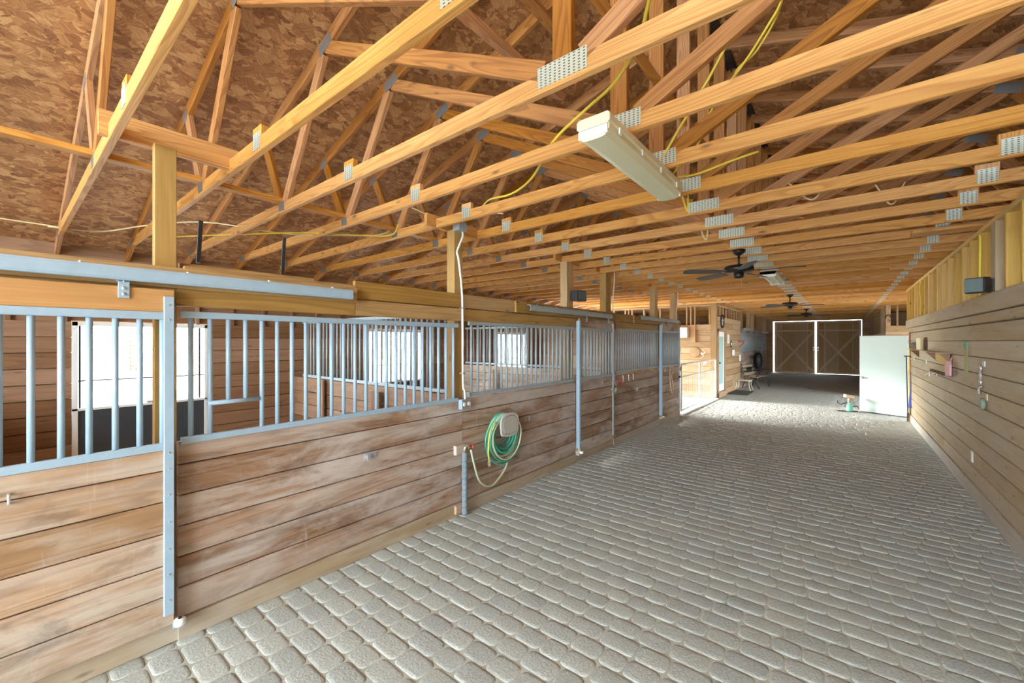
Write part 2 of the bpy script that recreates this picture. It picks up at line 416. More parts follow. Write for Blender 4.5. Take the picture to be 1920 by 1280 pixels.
# ---- left aisle wall: boards below and above the stall grilles
TH = .04
wl = MB(); kb = MB()
def front(y0, y1, joints=None):
    kb.box((XL-TH-.01, y0, 0), (XL+.012, y1, .119), 1)                 # kick board
    planks(wl, 1, XL, y0, y1, ZST, TH, joints=joints or [])
front(Y0,-.63); front(.63, 2.87); front(2.875, 5.08); front(6.3, 8.44)
hd = MB()
planks(hd, 1, XL, Y0, 1.72, [1.90,2.03,2.105], TH, joints=[.62])
for a, b in ((1.722,2.87),(2.875,6.39),(6.395,9.78)):
    planks(hd, 1, XL, a, b, [1.90,2.03,2.175], TH, joints=[])
struct(wl.build('wall_left', M['stall']))
lb = MB()  # backing sheets added behind the boards to keep light out of the seams
for a, b in ((Y0,-.63),(.63,5.08),(6.3,8.44),(17,23.4)): lb.box((XL-TH-.004,a,.0),(XL-TH+.004,b,1.12),1,ch=0)
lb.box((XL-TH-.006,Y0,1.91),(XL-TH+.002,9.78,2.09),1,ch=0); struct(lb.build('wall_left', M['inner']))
struct(MB().box((XR+.031,Y0,0),(XR+.04,12.05,2.1),1,ch=0).build('wall_right', M['inner']))  # added backing sheet, hidden behind the right wall boards
struct(hd.build('wall_left', M['header']))
kb.box((XL-TH-.01,-.63,0),(XL-.005,.63,.119),1).box((XL-TH-.01,5.08,0),(XL-.005,6.3,.119),1).box((XL-TH-.01,8.44,0),(XL-.005,9.78,.119),1)
struct(kb.build('baseboard_left', M['kick']))
tb = MB()       # track backing boards and the flat cap
tb.box((XL+.002,Y0,2.0),(XL+.03,1.72,2.115),1)
for a, b in ((3.7,6.30),(7.1,9.78)): tb.box((XL+.002,a,2.035),(XL+.03,b,2.165),1)
tb.box((XL-.04,.66,2.107),(XL-.0,1.72,2.135),1); tb.box((XL-.14,.66,2.135),(XL-.10,1.45,2.165),1)
struct(tb.build('trim_1', M['header']))
# ---- outer left wall with three openings
wo = MB(); pin = dict(rr=random.Random(21))
wins = [(.50,1.80),(4.2,5.5),(7.87,9.2)]
edges = [Y0]+[e for w in wins for e in w]+[9.85]
for i in range(0, len(edges), 2): planks(wo, 1, XO, edges[i], edges[i+1], zr(0,1.93,.175), .04, joints=[], **pin)
for a, b in ((13.25,18.0),(19.3,21.6),(22.9,Y1)): planks(wo, 1, XO, a, b, zr(0,1.93,.175), .04, **pin)
for a, b in ((18.0,19.3),(21.6,22.9)): planks(wo, 1, XO, a, b, zr(0,.9,.175), .04, **pin)  # unseen far window openings, added to bring daylight to the aisle end
planks(wo, 1, XO-.1, Y0, 9.85, zr(1.93,2.9,.3), .03, **pin); planks(wo, 1, XO-.1, 13.25, Y1, zr(1.93,2.9,.3), .03, **pin)
y = Y0+.1
while y < Y1:
    if not 9.8 < y < 13.2: wo.box((XO-.1,y,1.93),(XO-.01,y+.04,2.6),2)
    y += .41
wo.box((XO-.12,Y0,2.55),(XO+.03,Y1,2.83),1)      # eave beam
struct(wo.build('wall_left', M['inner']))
bk = MB(); bk.box((XO-.075,Y0,0),(XO-.06,.50,2.9),1,ch=0)  # thin sheets added behind the outer planks to stop daylight leaking through gaps
for a, b in ((1.80,4.2),(5.5,7.87),(9.2,9.85),(13.25,18.0),(19.3,21.6),(22.9,Y1)): bk.box((XO-.075,a,0),(XO-.06,b,2.9),1,ch=0)
for a, b in wins+[(18.0,19.3),(21.6,22.9)]: bk.box((XO-.075,a,1.94),(XO-.06,b,2.9),1,ch=0)
bk.box((XO-.08,13.28,0),(XL-.1,13.345,2.2),0,ch=0) if False else None
struct(bk.build('wall_left', M['inner']))
be = MB().box((XO,9.826,0),(XL-.02,9.836,2.17),0,ch=0).box((XO,13.345,0),(XL-.15,13.355,2.2),0,ch=0); struct(be.build('wall_partition', M['inner']))  # sheets added behind partition and office planks to block sunlight between boards
be = MB().box((-6.85,Y1+.045,0),(-3.10,Y1+.06,2.86),0,ch=0).box((.70,Y1+.045,0),(XE,Y1+.06,2.86),0,ch=0).box((XE+.04,Y0,0),(XE+.05,12.0,2.9),1,ch=0).box((XE+.04,16.5,0),(XE+.05,Y1,2.9),1,ch=0).box((XC-5.4,Y1+.045,2.8),(XC+5.4,Y1+.06,3.15),0,ch=0); struct(be.build('wall_end', M['endply']))  # added backing against light leaks in the end and outer right walls
rwl = MB()      # invented near end wall, unseen behind the camera; wide doorway shaped to admit daylight
planks(rwl, 0, Y0, XO, XL, zr(0,2.85,.25), .04, joints=[]); planks(rwl, 0, Y0, XR, XE, zr(0,2.85,.25), .04, joints=[])
struct(rwl.build('wall_near_unseen', M['inner']))
# ---- office and far stall block on the left
of = MB(); ro = dict(rr=random.Random(5))
planks(of, 0, 13.3, XO, XL-.15, zr(0,2.05,.19), .04, seg=2.2, side=-1, **ro)
of.box((XO,13.26,2.05),(XL-.12,13.31,2.21),0)
of.box((XL-.15,13.24,0),(XL,13.39,2.85),2)     # corner post
planks(of, 1, XL, 13.40, 13.46, zr(0,2.30,.19), .04, joints=[], **ro)
planks(of, 1, XL, 13.46, 14.42, [2.08,2.19,2.30], .04, joints=[], **ro)
planks(of, 1, XL, 14.42, 16.95, zr(0.02,2.30,.19), .04, joints=[15.6], **ro)
of.box((XL-.05,13.39,2.30),(XL+.01,16.95,2.45),1)
of.box((XL-.10,13.39,2.765),(XL,16.95,2.812),1)
y = 13.42
while y < 16.95: of.box((XL-.04,y,2.45),(XL,y+.035,2.765),2); y += .405
x = XO+.1
while x < XL-.2: of.box((x,13.29,2.21),(x+.04,13.38,2.765),2); x += (.41 if int((x+20)*3)%3 else .12)
of.box((XO,13.28,2.765),(XL,13.38,2.812),0)
struct(of.build('wall_left', M['office']))
fs_ = MB()
planks(fs_, 1, XL, 16.97, 23.4, ZST+[1.30], TH, joints=[19.9,22.2], rr=random.Random(9))
planks(fs_, 1, XL, 16.97, 23.4, [2.02,2.18], TH, joints=[19.9], rr=random.Random(10))
fs_.box((XL-.05,16.97,0),(XL+.01,23.4,.119),1)
planks(fs_, 1, XL-.6, 23.4, Y1, zr(0,2.2,.19), .04, rr=random.Random(11))
planks(fs_, 0, 23.4, XL-.64, XL, zr(0,2.2,.19), .04, side=-1, rr=random.Random(11))
struct(fs_.build('wall_left', M['stall']))
fu = MB()
for y in (17.3,18.9,19.9,21.4,22.2,23.3,24.3,25.5): fu.box((XL-.14,y,2.18),(XL-.01,y+.1,2.85),2)
planks(fu, 1, XL-2.2, 17, Y1, zr(2.1,2.9,.19), .04, rr=random.Random(12))
struct(fu.build('trim_2', M['office']))
# ---- partition walls between stalls (lower boards)
pt = MB(); pt2 = MB()
planks(pt2, 0, 6.43, XO, XL-.17, zr(0,1.2,.15), .04, side=1, joints=[], rr=random.Random(61))
for yd in (-.62, 2.87): planks(pt, 0, yd+.04, XO, XL-.17, zr(0,1.16,.19), .04, side=1, joints=[], rr=random.Random(int(yd*10)+50))
planks(pt, 0, 9.82, XO, XL, zr(0,2.17,.19), .04, side=1, joints=[], rr=random.Random(77))
planks(pt, 0, 19.9, XO, XL-.06, zr(0,2.1,.19), .04, rr=random.Random(78)); planks(pt, 0, 16.97, XO, XL-.16, zr(0,2.1,.19), .04, rr=random.Random(79))
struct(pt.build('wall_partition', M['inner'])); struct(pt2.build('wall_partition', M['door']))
# ---- right aisle wall
rw = MB(); rq = dict(rr=random.Random(31))
planks(rw, 1, XR, Y0, 12.05, zr(.16,1.88,.172), .03, seg=3.3, side=-1, **rq)
planks(rw, 1, XR-.035, Y0, 12.05, [1.885,1.975], .06, seg=6, side=-1, gap=.002, **rq)
planks(rw, 1, XR-.065, Y0, 12.2, [1.977,2.145], .09, seg=5, side=-1, **rq)
struct(rw.build('wall_right', M['rwall']))
struct(MB().box((XR-.012,Y0,0),(XR+.03,12.05,.158),1).build('baseboard_right', M['kickpale']))
ru = MB(); XU = 1.042
y = Y0+.1
while y < 12.2: ru.box((XU,y,2.147),(XU+.086,y+.04,2.765),2); y += .405
ru.box((XU-.002,Y0,2.765),(XU+.088,12.25,2.810),1)
planks(ru, 1, XU+.088, Y0, 12.25, zr(2.147,2.765,.21), .012, side=-1, seg=2.4, **rq)
struct(ru.build('wall_right', M['stud']))
struct(MB().box((XU-.008,5.5,2.147),(XU+.08,5.64,2.765),2).build('trim_3', M['rwall']))
# right bay: jamb, far framed wall, header
rb = MB()
rb.box((XR-.03,12.05,0),(XR+.12,12.10,1.95),2)
struct(rb.build('trim_4', M['redwood']))
rf = MB()
planks(rf, 0, 16.5, .96, XE, zr(0,2.0,.19), .04, side=-1, rr=random.Random(40))
rf.box((.96,16.44,2.0),(XE,16.52,2.16),0); rf.box((.96,16.45,2.16),(1.06,16.55,2.812),2)
for x in (1.19,1.42,1.8,2.2): rf.box((x,16.46,2.16),(x+.04,16.55,2.765),2)
rf.box((1.0,16.45,2.78),(XE,16.55,2.810),0)
planks(rf, 1, .97, 16.55, Y1, zr(0,2.0,.19), .04, side=-1, rr=random.Random(41))
y = 16.9
while y < Y1: rf.box((.97,y,2.0),(1.06,y+.04,2.812),2); y += .7
planks(rf, 1, 1.06, 19.0, Y1, zr(2.0,2.85,.2), .02, side=-1, rr=random.Random(42))
struct(rf.build('wall_right', M['office']))
ow = MB(); planks(ow, 1, XE, Y0, 12.0, zr(0,2.9,.25), .04, side=-1, rr=random.Random(43)); planks(ow, 1, XE, 16.5, Y1, zr(0,2.9,.25), .04, side=-1, rr=random.Random(44))
planks(ow, 1, 3.4, 13, 16.5, zr(2.2,2.9,.2), .04, rr=random.Random(45))
planks(ow, 0, 12.05, XR+.1, XE, zr(0,2.85,.25), .04, rr=random.Random(46))
planks(ow, 0, 20.0, 1.1, XE, zr(0,2.85,.25), .04, rr=random.Random(47))
struct(ow.build('wall_right', M['inner']))
# ---- end wall with gable
ew = MB(); DX0, DX1, DZ = -3.09, .68, 2.82
er = dict(rr=random.Random(51))
ew.box((DX0,Y1,2.835),(DX1,Y1+.04,2.86),0)
planks(ew, 0, Y1, -6.85, DX0, zr(0,2.85,.2), .04, side=-1, **er); planks(ew, 0, Y1, DX1, XE, zr(0,2.85,.2), .04, side=-1, **er)
z = 2.85
while z < 4.6:
    h = (4.66-z)/.32; ew.box((XC-h-.1,Y1,z),(XC+h+.1,Y1+.04,z+.2),0); z += .204
struct(ew.build('wall_end', M['endply']))
struct(MB().box((XC-.05,Y0,4.655),(XC+.05,Y1,4.668),1,ch=0).build('ridge_gap_shade', M['black']))  # black strip standing in for the dark of the ridge vent gap

# ---- end doors
def end_door(x0, x1, z0, z1, name, label):
    t = bpy.data.objects.new(name, None); COL.objects.link(t); ORG[t.name] = (x0,Y1+.06,0); t.location = (x0,Y1+.06,0); struct(t, label)
    y = Y1+.055
    mb = MB(); x = x0
    while x < x1-.01: b = min(x+.31, x1); mb.box((x,y,z0),(b,y+.025,z1),2); x = b
    mb.build('board_panel', M['endply'], t)
    f = MB(); w = .1
    for xx in (x0, x1-w): f.box((xx,y-.03,z0),(xx+w,y,z1),2)
    for zz in (z0, z1-w, z1-.55): f.box((x0+w,y-.03,zz),(x1-w,y,zz+w*.8),0)
    f.box((x0+w+.22,y-.028,z0+w),(x0+w+.26,y,z1-w),2); f.box((x1-w-.26,y-.028,z0+w),(x1-w-.22,y,z1-w),2)
    f.build('door_frame', M['endbrace'], t)
    za, zb = z0+w*.7, z1-.57
    beam((x0+w*.7,y-.045,za),(x1-w*.7,y-.045,zb),.1,.03).build('diagonal_brace', M['endbrace'], t)
    beam((x1-w*.7,y-.05,za),(x0+w*.7,y-.05,zb),.1,.03).build('diagonal_brace', M['endbrace'], t)
    return t
dA = end_door(-3.03,-1.205,.003,2.785,'door_1','left sliding barn door with crossed braces in the end wall')
dB = end_door(-1.135,.672,.014,2.785,'door_2','right sliding barn door with crossed braces in the end wall')
for z in (1.25,1.38):
    for (xx, d) in ((-1.27,dA),(-1.07,dB)): MB().lathe([(.0,-.03),(.022,-.03),(.022,.0)],(xx,Y1+.02,z),10,(0,1,0)).build('bolt', M['steel'], d)

# ================================================================== ROOF TRUSSES
YT0, SP, NT = .387, .5740, 47
def truss():
    y = YT0
    t = thing('roof_truss', (XC, y, ZB), 'x', 'roof truss', 'timber roof trusses')
    def nm(a, b, w, name, mat, dy=0, th=.038): return beam((a[0],y+dy,a[1]),(b[0],y+dy,b[1]),w,th).build(name, mat, t)
    zc = ZB+.044
    nm((XC-5.75,zc),(XC+5.75,zc),.088,'bottom_chord',M['pine'])
    for s in (-1,1):
        X = lambda d: XC+s*d
        nm((X(6.15),roofz(X(6.15))),(X(.0),roofz(XC)),.10,'top_chord',M['web'])
        nm((X(2.05),roofz(X(2.05))-.05),(X(.10),zc+.05),.09,'web',M['web'])
        nm((X(2.12),roofz(X(2.12))-.05),(X(2.78),zc+.04),.09,'web',M['web'])
        nm((X(3.22),roofz(X(3.22))-.04),(X(2.88),zc+.04),.09,'web',M['web'])
        nm((X(1.74),zc+.04),(X(1.74),zc+.105),.12,'splice_block',M['pine'])
        def pl(cx, cz, w, h, mat='plate', up=0):
            d = Vector((math.cos(up),0,math.sin(up)))*w/2
            return beam((cx-d.x,y-.0205,cz-d.z),(cx+d.x,y-.0205,cz+d.z),h,.003,ch=0).build('nail_plate', M[mat], t)
        pl(X(1.74),zc+.020,.10,.098)
        pl(X(2.83),zc+.01,.10,.08,'plateblue')
        pl(X(2.07),roofz(X(2.07))-.02,.17,.09,'plateblue',-s*.31)
        pl(X(3.24),roofz(X(3.24))-.03,.12,.07,'plateblue',-s*.31)
        pl(X(5.55),zc-.01,.16,.07,'plateblue')
    nm((XC,zc+.04),(XC,roofz(XC)),.095,'king_post',M['web'])
    pl(XC,zc+.022,.25,.092)
    return t
T0 = truss()
ordn = ['nearest','second','third','fourth','fifth','sixth','seventh','eighth','ninth','tenth']
extra = ['crossing the top left corner, its chord over the first post','passing behind the top of the first timber post',
         'big nail plate left of the light','carrying the near end of the long light','carrying the long light above the junction box',
         'just past the far end of the long light','second past the far end of the long light','third past the far end of the long light',
         'fourth past the far end of the long light','carrying the nearest ceiling fan']
T0['label'] = f'nearest pine roof truss, {extra[0]}'
for i in range(1, NT):
    yy = YT0+SP*i
    if yy > Y1-.15: break
    if i < 10: lab = f'{ordn[i]} pine roof truss from camera, {extra[i]}'; grp = None
    elif yy < 11.6: lab = 'pine roof truss in the run between the first and second ceiling fans'; grp = 'trusses between the first and second fans'
    elif yy < 17.1: lab = 'pine roof truss in the run between the second and third ceiling fans'; grp = 'trusses between the second and third fans'
    else: lab = 'pine roof truss in the last run before the end doors'; grp = 'trusses before the end doors'
    r = dup(T0, (XC, yy, ZB), lab, grp)
# bracing that ties the trusses
b = beam((-3.8,Y0,ZB+.105),(-3.8,7.0,ZB+.105),.038,.085); tag(b.build('lateral_brace', M['pine'], org=(-3.8,Y0,3.0)), 'long pine brace lying across the truss chords near the left eave', 'brace')
b = beam((-3.8,7.01,ZB+.105),(-3.8,20,ZB+.105),.038,.085); tag(b.build('lateral_brace', M['pine'], org=(-3.8,7,3.0)), 'far continuation of the long brace over the chords, beyond the stalls', 'brace')
b = beam((-1.42,Y0,3.27),(-1.42,2.25,3.27),.038,.085,up=(.45,0,.89)); tag(b.build('lateral_brace', M['web'], org=(-1.42,0,3.2)), 'short brace lying on the sloping webs near the big nail plate', 'brace')
b = beam((-1.80,.2,4.20),(-1.80,3.4,4.20),.038,.085); tag(b.build('lateral_brace', M['web'], org=(-1.8,0,4.2)), 'brace nailed under the left rafters close to the ridge', 'brace')
b = beam((XC+.02,1.5,3.36),(XC+.02,15,3.36),.085,.02); 
tag(b.build('lateral_brace', M['pine'], org=(XC,1.5,3.3)), 'thin strip tying the king posts together below the ridge', 'brace')
b = beam((2.2,Y0,ZB+.105),(2.2,12,ZB+.105),.038,.085); tag(b.build('lateral_brace', M['web'], org=(2.2,Y0,3.0)), 'brace lying across the chords beyond the right wall', 'brace')
b = beam((-3.17,.33,ZB+.09),(-3.17,1.02,ZB+.09),.14,.04); tag(b.build('blocking_board', M['pine'], org=(-3.17,.4,2.93)), 'short board between two trusses at the top of the first post', 'board')
b = beam((-3.12,2.55,ZB+.06),(-3.12,3.25,ZB+.06),.12,.04); tag(b.build('blocking_board', M['pine'], org=(-3.12,2.6,2.93)), 'short board at the top of the conduit post', 'board')
for i,(y,lab) in enumerate(((4.9,'short board at the top of the post carrying the left speaker'),(6.1,'short board between trusses at the post beyond the left speaker'),(8.3,'short board between trusses above the last stall'))):
    b = beam((-3.12,y-.1,ZB+.06),(-3.12,y+.55,ZB+.06),.10,.04); tag(b.build('blocking_board', M['pine'], org=(-3.12,y,2.93)), lab, 'board')
for (y, lab) in ((8.6,'flat board on the right wall top, far beyond the black speaker'),(6.0,'flat board on the right wall top just above the black speaker')):
    b = beam((.55,y,2.83),(1.2,y,2.83),.035,.2); tag(b.build('blocking_board', M['pine'], org=(.6,y,2.8)), lab, 'board')

# ================================================================== POSTS in the stall front
def post(y0, y1, lab, x0=-3.11, x1=-3.0):
    p = MB().box((x0,y0,0),(x1,y1,2.81),2).build('timber_post', M['post'], org=((x0+x1)/2,(y0+y1)/2,0)); tag(p, lab, 'post'); return p
post(.535,.635,'nearest timber post, rising behind the first stall door',-3.05,-3.0)
post(2.81,2.925,'timber post with the metal conduit running down its face')
post(4.93,5.10,'timber post with the small black speaker')
post(6.14,6.32,'timber post just beyond the speaker post, with a pale wire')
post(8.35,8.5,'timber post standing left of the last stall door')
post(9.6,9.775,'timber post at the far corner of the stall row')

# ================================================================== STALL GRILLES
def grille(name, y0, y1, z0, z1, n, lab, x=-2.965, feed=None, r=.0135, mat='galv'):
    t = thing(name, (x,y0,z0), lab, 'grille', 'stall bar grilles' if False else None)
    for nm_, z in (('bottom_rail', z0), ('top_rail', z1)):
        MB().box((x-.006,y0,z-.019),(x+.022,y1,z+.019),1).build(nm_, M[mat], t)
    p = (y1-y0)/n
    for i in range(n):
        y = y0+p*(i+.5); lo = z0
        if feed and feed[0]+.02 < y < feed[1]-.02: lo = 1.335
        MB().cyl((x,y,lo),(x,y,z1),r,10).build('bar', M[mat], t, smooth=True)
    if feed: MB().cyl((x+.003,feed[0],1.33),(x+.003,feed[1],1.33),.0145,10).build('feed_rail', M[mat], t, smooth=True)
    return t
grille('bar_grille', .645, 2.81, 1.13, 1.855, 23, 'barred grille of the first stall with a feed gap between its bars', feed=(.772,1.055))
grille('bar_grille', 2.965, 5.04, 1.16, 1.885, 22, 'barred grille of the middle stall, right of the conduit post', mat='galv2')
grille('bar_grille', 6.40, 8.43, 1.19, 1.90, 21, 'barred grille of the last stall of the near row', mat='galv2')
def xgrille(y, x0, x1, z0, z1, n, lab):
    t = thing('divider_grille', (x0,y,z0), lab, 'grille')
    for nm_, z in (('bottom_rail', z0), ('top_rail', z1)): MB().box((x0,y-.014,z-.019),(x1,y+.014,z+.019),0).build(nm_, M['galv2'], t)
    for i in range(n):
        x = x0+(x1-x0)*(i+.5)/n; MB().cyl((x,y,z0),(x,y,z1),.0125,8).build('bar', M['galv2'], t, smooth=True)
    return t
xgrille(2.86, -6.35, -3.14, 1.19, 1.985, 34, 'barred grille on the partition between the first and middle stalls')
xgrille(6.38, -6.45, -3.14, 1.24, 1.985, 34, 'barred grille on the partition between the middle and last stalls')
for (x, y, w, h, lab) in ((-5.70,2.815,.16,1.17,'upright board on the first partition, left one'),(-4.35,2.82,.16,1.10,'upright board on the first partition, right one'),
                        (-5.55,6.33,.09,1.12,'upright slat on the second partition, left one'),(-3.62,6.33,.14,1.12,'upright slat on the second partition, near the aisle')):
    o = MB().box((x-w/2,y-.03,0),(x+w/2,y,h),2).build('upright_board', M['inner'], org=(x,y,0)); tag(o, lab, 'board')
# far stalls
def farg(y0, y1, lab, n):
    return grille('bar_grille', y0, y1, 1.33, 2.0, n, lab, mat='galv2')
farg(17.05,19.85,'barred grille of the far stall beyond the bench',26); farg(19.95,22.15,'barred grille of the far stall with the black bag below',20); farg(22.35,23.35,'barred top of the last far stall door',10)

# ================================================================== SLIDING STALL DOORS
def stall_door(y0, y1, zt, lab, mat, topmat, zb=.13, nb=12, gz=(1.125,1.84), stile_y=None, gm='galv', sm='galv'):
    x = XL+.055
    t = thing('stall_door', (x,y0,zb), lab, 'stall door')
    planks(MB(), 1, x, y0, y1, [zb,.30,.47,.645,.82,.99,gz[0]-.015], .035, joints=[]).box((x-.04,y0,zb),(x-.034,y1,gz[0]-.02),1,ch=0).build('plank_panel', M[mat], t)
    MB().box((x-.035,y0,gz[1]+.02),(x,y1,zt),1).build('top_board', M[topmat], t)
    for nm_, z in (('bottom_rail', gz[0]), ('top_rail', gz[1])): MB().box((x-.02,y0,z-.02),(x+.008,y1,z+.02),1).build(nm_, M[gm], t)
    p = (y1-y0)/nb
    for i in range(nb): 
        y = y0+p*(i+.5); MB().cyl((x-.012,y,gz[0]),(x-.012,y,gz[1]),.0135,10).build('bar', M[gm], t, smooth=True)
    if stile_y:
        a, b2 = stile_y
        s = MB().box((x-.04,a,.2),(x+.012,b2,zt-.04),2).build('edge_stile', M[sm], t)
        for z in (1.90,1.82,1.09,1.0,.86,.71,.56,.42,.28): MB().lathe([(.006,0),(.005,.003),(.001,.004)],(x+.012,(a+b2)/2,z),8,(1,0,0)).build('rivet', M['steel'], s)
    return t
d1 = stall_door(-.62,.60,1.985,'near sliding stall door at the left edge, with an orange top board','door','doortop', nb=13, stile_y=(.555,.60))
# bars of the near door follow the photo's spacing
d2 = stall_door(5.12,6.19,2.03,'closed sliding stall door of the middle stall','stall','stall', nb=11, gz=(1.17,1.875), stile_y=(5.075,5.12), gm='galv2')
d3 = stall_door(8.47,9.60,2.08,'sliding stall door at the far end of the stall row','stall','stall', nb=12, gz=(1.19,1.905), stile_y=(8.41,8.47), gm='galv2')
MB().box((XL+.02,6.155,.2),(XL+.07,6.19,1.98),2).build('edge_stile', M['galv2'], d2)
MB().box((XL+.02,9.57,.15),(XL+.07,9.60,1.98),2).build('edge_stile', M['galv2'], d3)
def hanger(y, t, z=1.985):
    h = MB().box((XL+.057,y-.022,z-.06),(XL+.064,y+.022,z+.028),2).box((XL+.045,y-.03,z+.024),(XL+.064,y+.022,z+.03),0).cyl((XL+.06,y,z+.02),(XL+.06,y,z+.07),.006,8).build('hanger_bracket', M['galv'], t)
    for dz in (-.01,-.04): MB().lathe([(.009,0),(.009,.004),(.004,.008)],(XL+.064,y,z+dz),6,(1,0,0)).build('bolt', M['steel'], h)
hanger(.395,d1); hanger(5.3,d2,2.04); hanger(6.0,d2,2.04); hanger(8.8,d3,2.09)
def pull(y, z, t):
    MB().tube([(XL+.056,y,z+.02),(XL+.08,y,z+.02),(XL+.08,y,z-.015),(XL+.056,y,z-.02)],.006,8).build('handle', M['steel'], t)
pull(.02,1.0,d1); pull(5.75,1.08,d2); pull(8.6,1.1,d3)
def track(y0, y1, z, lab, gm):
    t = thing('door_track', (XL+.06,y0,z), lab, 'door track')
    x = XL+.031
    mb = MB(); sec = [(0,.035),(.012,.038),(.05,.034),(.056,.02),(.056,-.022),(.05,-.034),(.036,-.036),(.036,-.030),(.046,-.028),(.048,-.018),(.048,.018),(.044,.028),(.012,.031),(0,.029)]
    n = len(sec); vs = [(x+a,yy,z+b) for yy in (y0,y1) for a,b in sec]; gs = [(yy,a,b) for yy in (y0,y1) for a,b in sec]
    mb.add(vs, [(i,(i+1)%n,n+(i+1)%n,n+i) for i in range(n)]+[tuple(range(n)),tuple(range(n,2*n))], gs); mb.build('rail', M[gm], t)
    y = y0+.15
    while y < y1: MB().lathe([(.009,0),(.009,.004),(.003,.007)],(x+.04,y,z+.037),6,(.3,0,1)).build('bolt', M['steel'], t); y += .42
    return t
track(Y0+.05,1.655,2.05,'thick galvanised door track above the first stall','galv')
track(3.9,6.1,2.1,'grey door track above the middle stall door','galv2')
track(7.3,9.5,2.14,'grey door track above the last stall door','galv2')
track(17.1,19.3,2.16,'grey door track on the far stalls beyond the office','galv2')
track(21.3,23.3,2.12,'grey door track nearest the end doors','galv2')
def guide(y, lab, z=.15):
    t = thing('door_guide', (XL+.05,y,z-.03), lab, 'door roller')
    MB().box((XL+.012,y-.02,z-.05),(XL+.06,y+.03,z-.02),1).build('bracket', M['galv2'], t)
    MB().lathe([(.012,-.022),(.026,-.018),(.03,0),(.026,.014),(.012,.018)],(XL+.085,y,z),14).build('roller', M['white'], t, smooth=True)
    MB().lathe([(.01,0),(.008,.006),(.002,.008)],(XL+.085,y,z+.018),8).build('bolt', M['bronze'], t)
guide(.62,'white floor roller at the foot of the near stall door'); guide(5.10,'white floor roller at the foot of the middle stall door',.15); guide(8.46,'white floor roller at the foot of the last stall door',.17)
# latch and lead hook between middle and last stalls
t = thing('door_latch', (XL+.08,6.2,.9), 'steel latch hardware hanging at the middle stall door edge', 'latch')
MB().box((XL+.07,6.12,.88),(XL+.08,6.25,.93),1).build('latch_plate', M['steel'], t)
MB().tube([(XL+.09,6.05,.95),(XL+.1,6.1,.9),(XL+.1,6.2,.87),(XL+.09,6.26,.93)],.008,6).build('latch_hook', M['brass'], t, smooth=True)
MB().tube(arc((XL+.1,6.19,.93),.03,0,2*PI,12,'yz'),.006,6).build('ring', M['steel'], t, smooth=True)
t = thing('halter', (XL+.07,6.24,.98), 'halter with a red strap hooked beside the middle stall door', 'halter')
MB().tube(spline([(XL+.08,6.22,1.05),(XL+.11,6.33,1.07),(XL+.11,6.42,1.05),(XL+.1,6.36,1.0),(XL+.08,6.24,1.0)],5),.011,6).build('strap', M['red'], t, smooth=True)
MB().tube(spline([(XL+.08,6.2,1.18),(XL+.09,6.16,1.08),(XL+.09,6.22,.99),(XL+.09,6.27,1.04)],5),.007,6).build('buckle', M['steel'], t, smooth=True)
t = thing('lead_rope', (XL+.07,8.95,1.1), 'pale lead rope looped on the last stall door', 'rope')
MB().tube(spline([(XL+.07,8.9,1.15),(XL+.08,8.89,.9),(XL+.09,8.93,.66),(XL+.09,9.02,.6),(XL+.09,9.06,.75),(XL+.08,8.99,.95),(XL+.08,9.1,1.08),(XL+.07,9.12,1.0)],6),.012,6).build('rope_loop', M['rope'], t, smooth=True)
MB().tube([(XL+.057,8.9,1.18),(XL+.08,8.9,1.15)],.005,6).build('hook', M['steel'], t)
t = thing('door_latch', (XL+.08,9.58,.9), 'latch and ring at the far edge of the last stall door', 'latch')
MB().box((XL+.07,9.5,.88),(XL+.08,9.6,.93),1).build('latch_plate', M['bronze'], t)
MB().tube(arc((XL+.09,9.57,1.08),.035,0,2*PI,12,'yz'),.006,6).build('ring', M['bronze'], t, smooth=True)
def wbracket(y, z, lab, x=XL):
    t = thing('wall_bracket', (x,y,z), lab, 'bracket')
    MB().box((x,y-.055,z-.025),(x+.004,y+.055,z+.025),1).build('back_plate', M['galv2'], t)
    MB().box((x+.004,y-.05,z-.014),(x+.045,y-.043,z+.014),0).box((x+.041,y-.052,z-.028),(x+.047,y-.02,z+.028),2).build('catch', M['steel'], t)
wbracket(1.85,.79,'steel bracket on the planks below the first grille'); wbracket(3.96,.785,'steel bracket just right of the hose hanger'); wbracket(7.25,.84,'steel bracket on the planks of the last stall')
for (y, lab) in ((6.62,'left of three short hooks under the last grille'),(6.85,'middle of three short hooks under the last grille'),(7.05,'right of three short hooks under the last grille')):
    o = MB().tube([(XL,y,1.12),(XL+.03,y,1.12),(XL+.032,y,1.03),(XL+.04,y,1.02)],.006,6).build('peg_hook', M['brass'], org=(XL,y,1.1)); tag(o, lab, 'hook')

# ---- conduit, boxes, pipe, hose
t = thing('electrical_conduit', (XL+.03,2.86,1.1), 'pale metal conduit running down the second post to the outlet', 'conduit')
MB().tube(spline([(XL+.02,2.855,2.78),(XL+.02,2.85,2.72),(XL+.0,2.80,2.58),(XL+.02,2.80,2.50),(XL+.035,2.83,2.2),(XL+.03,2.845,1.9),(XL+.03,2.85,1.3),(XL+.03,2.87,1.22),(XL+.03,2.88,1.13)],6),.0105,10).build('pipe', M['white'], t, smooth=True)
for z in (2.02,1.38): MB().box((XL+.0,2.83,z),(XL+.044,2.87,z+.015),0).build('pipe_strap', M['steel'], t)
t = thing('junction_box', (XL,2.84,2.8), 'grey metal junction box at the top of the conduit', 'electrical box')
MB().box((XL-.05,2.79,2.785),(XL+.04,2.885,2.87),1).build('box_body', M['galv2'], t); MB().box((XL+.04,2.788,2.783),(XL+.044,2.887,2.872),1).build('cover_plate', M['galv'], t)
t = thing('outlet_box', (XL+.02,2.88,1.08), 'metal outlet box at the foot of the conduit', 'electrical box')
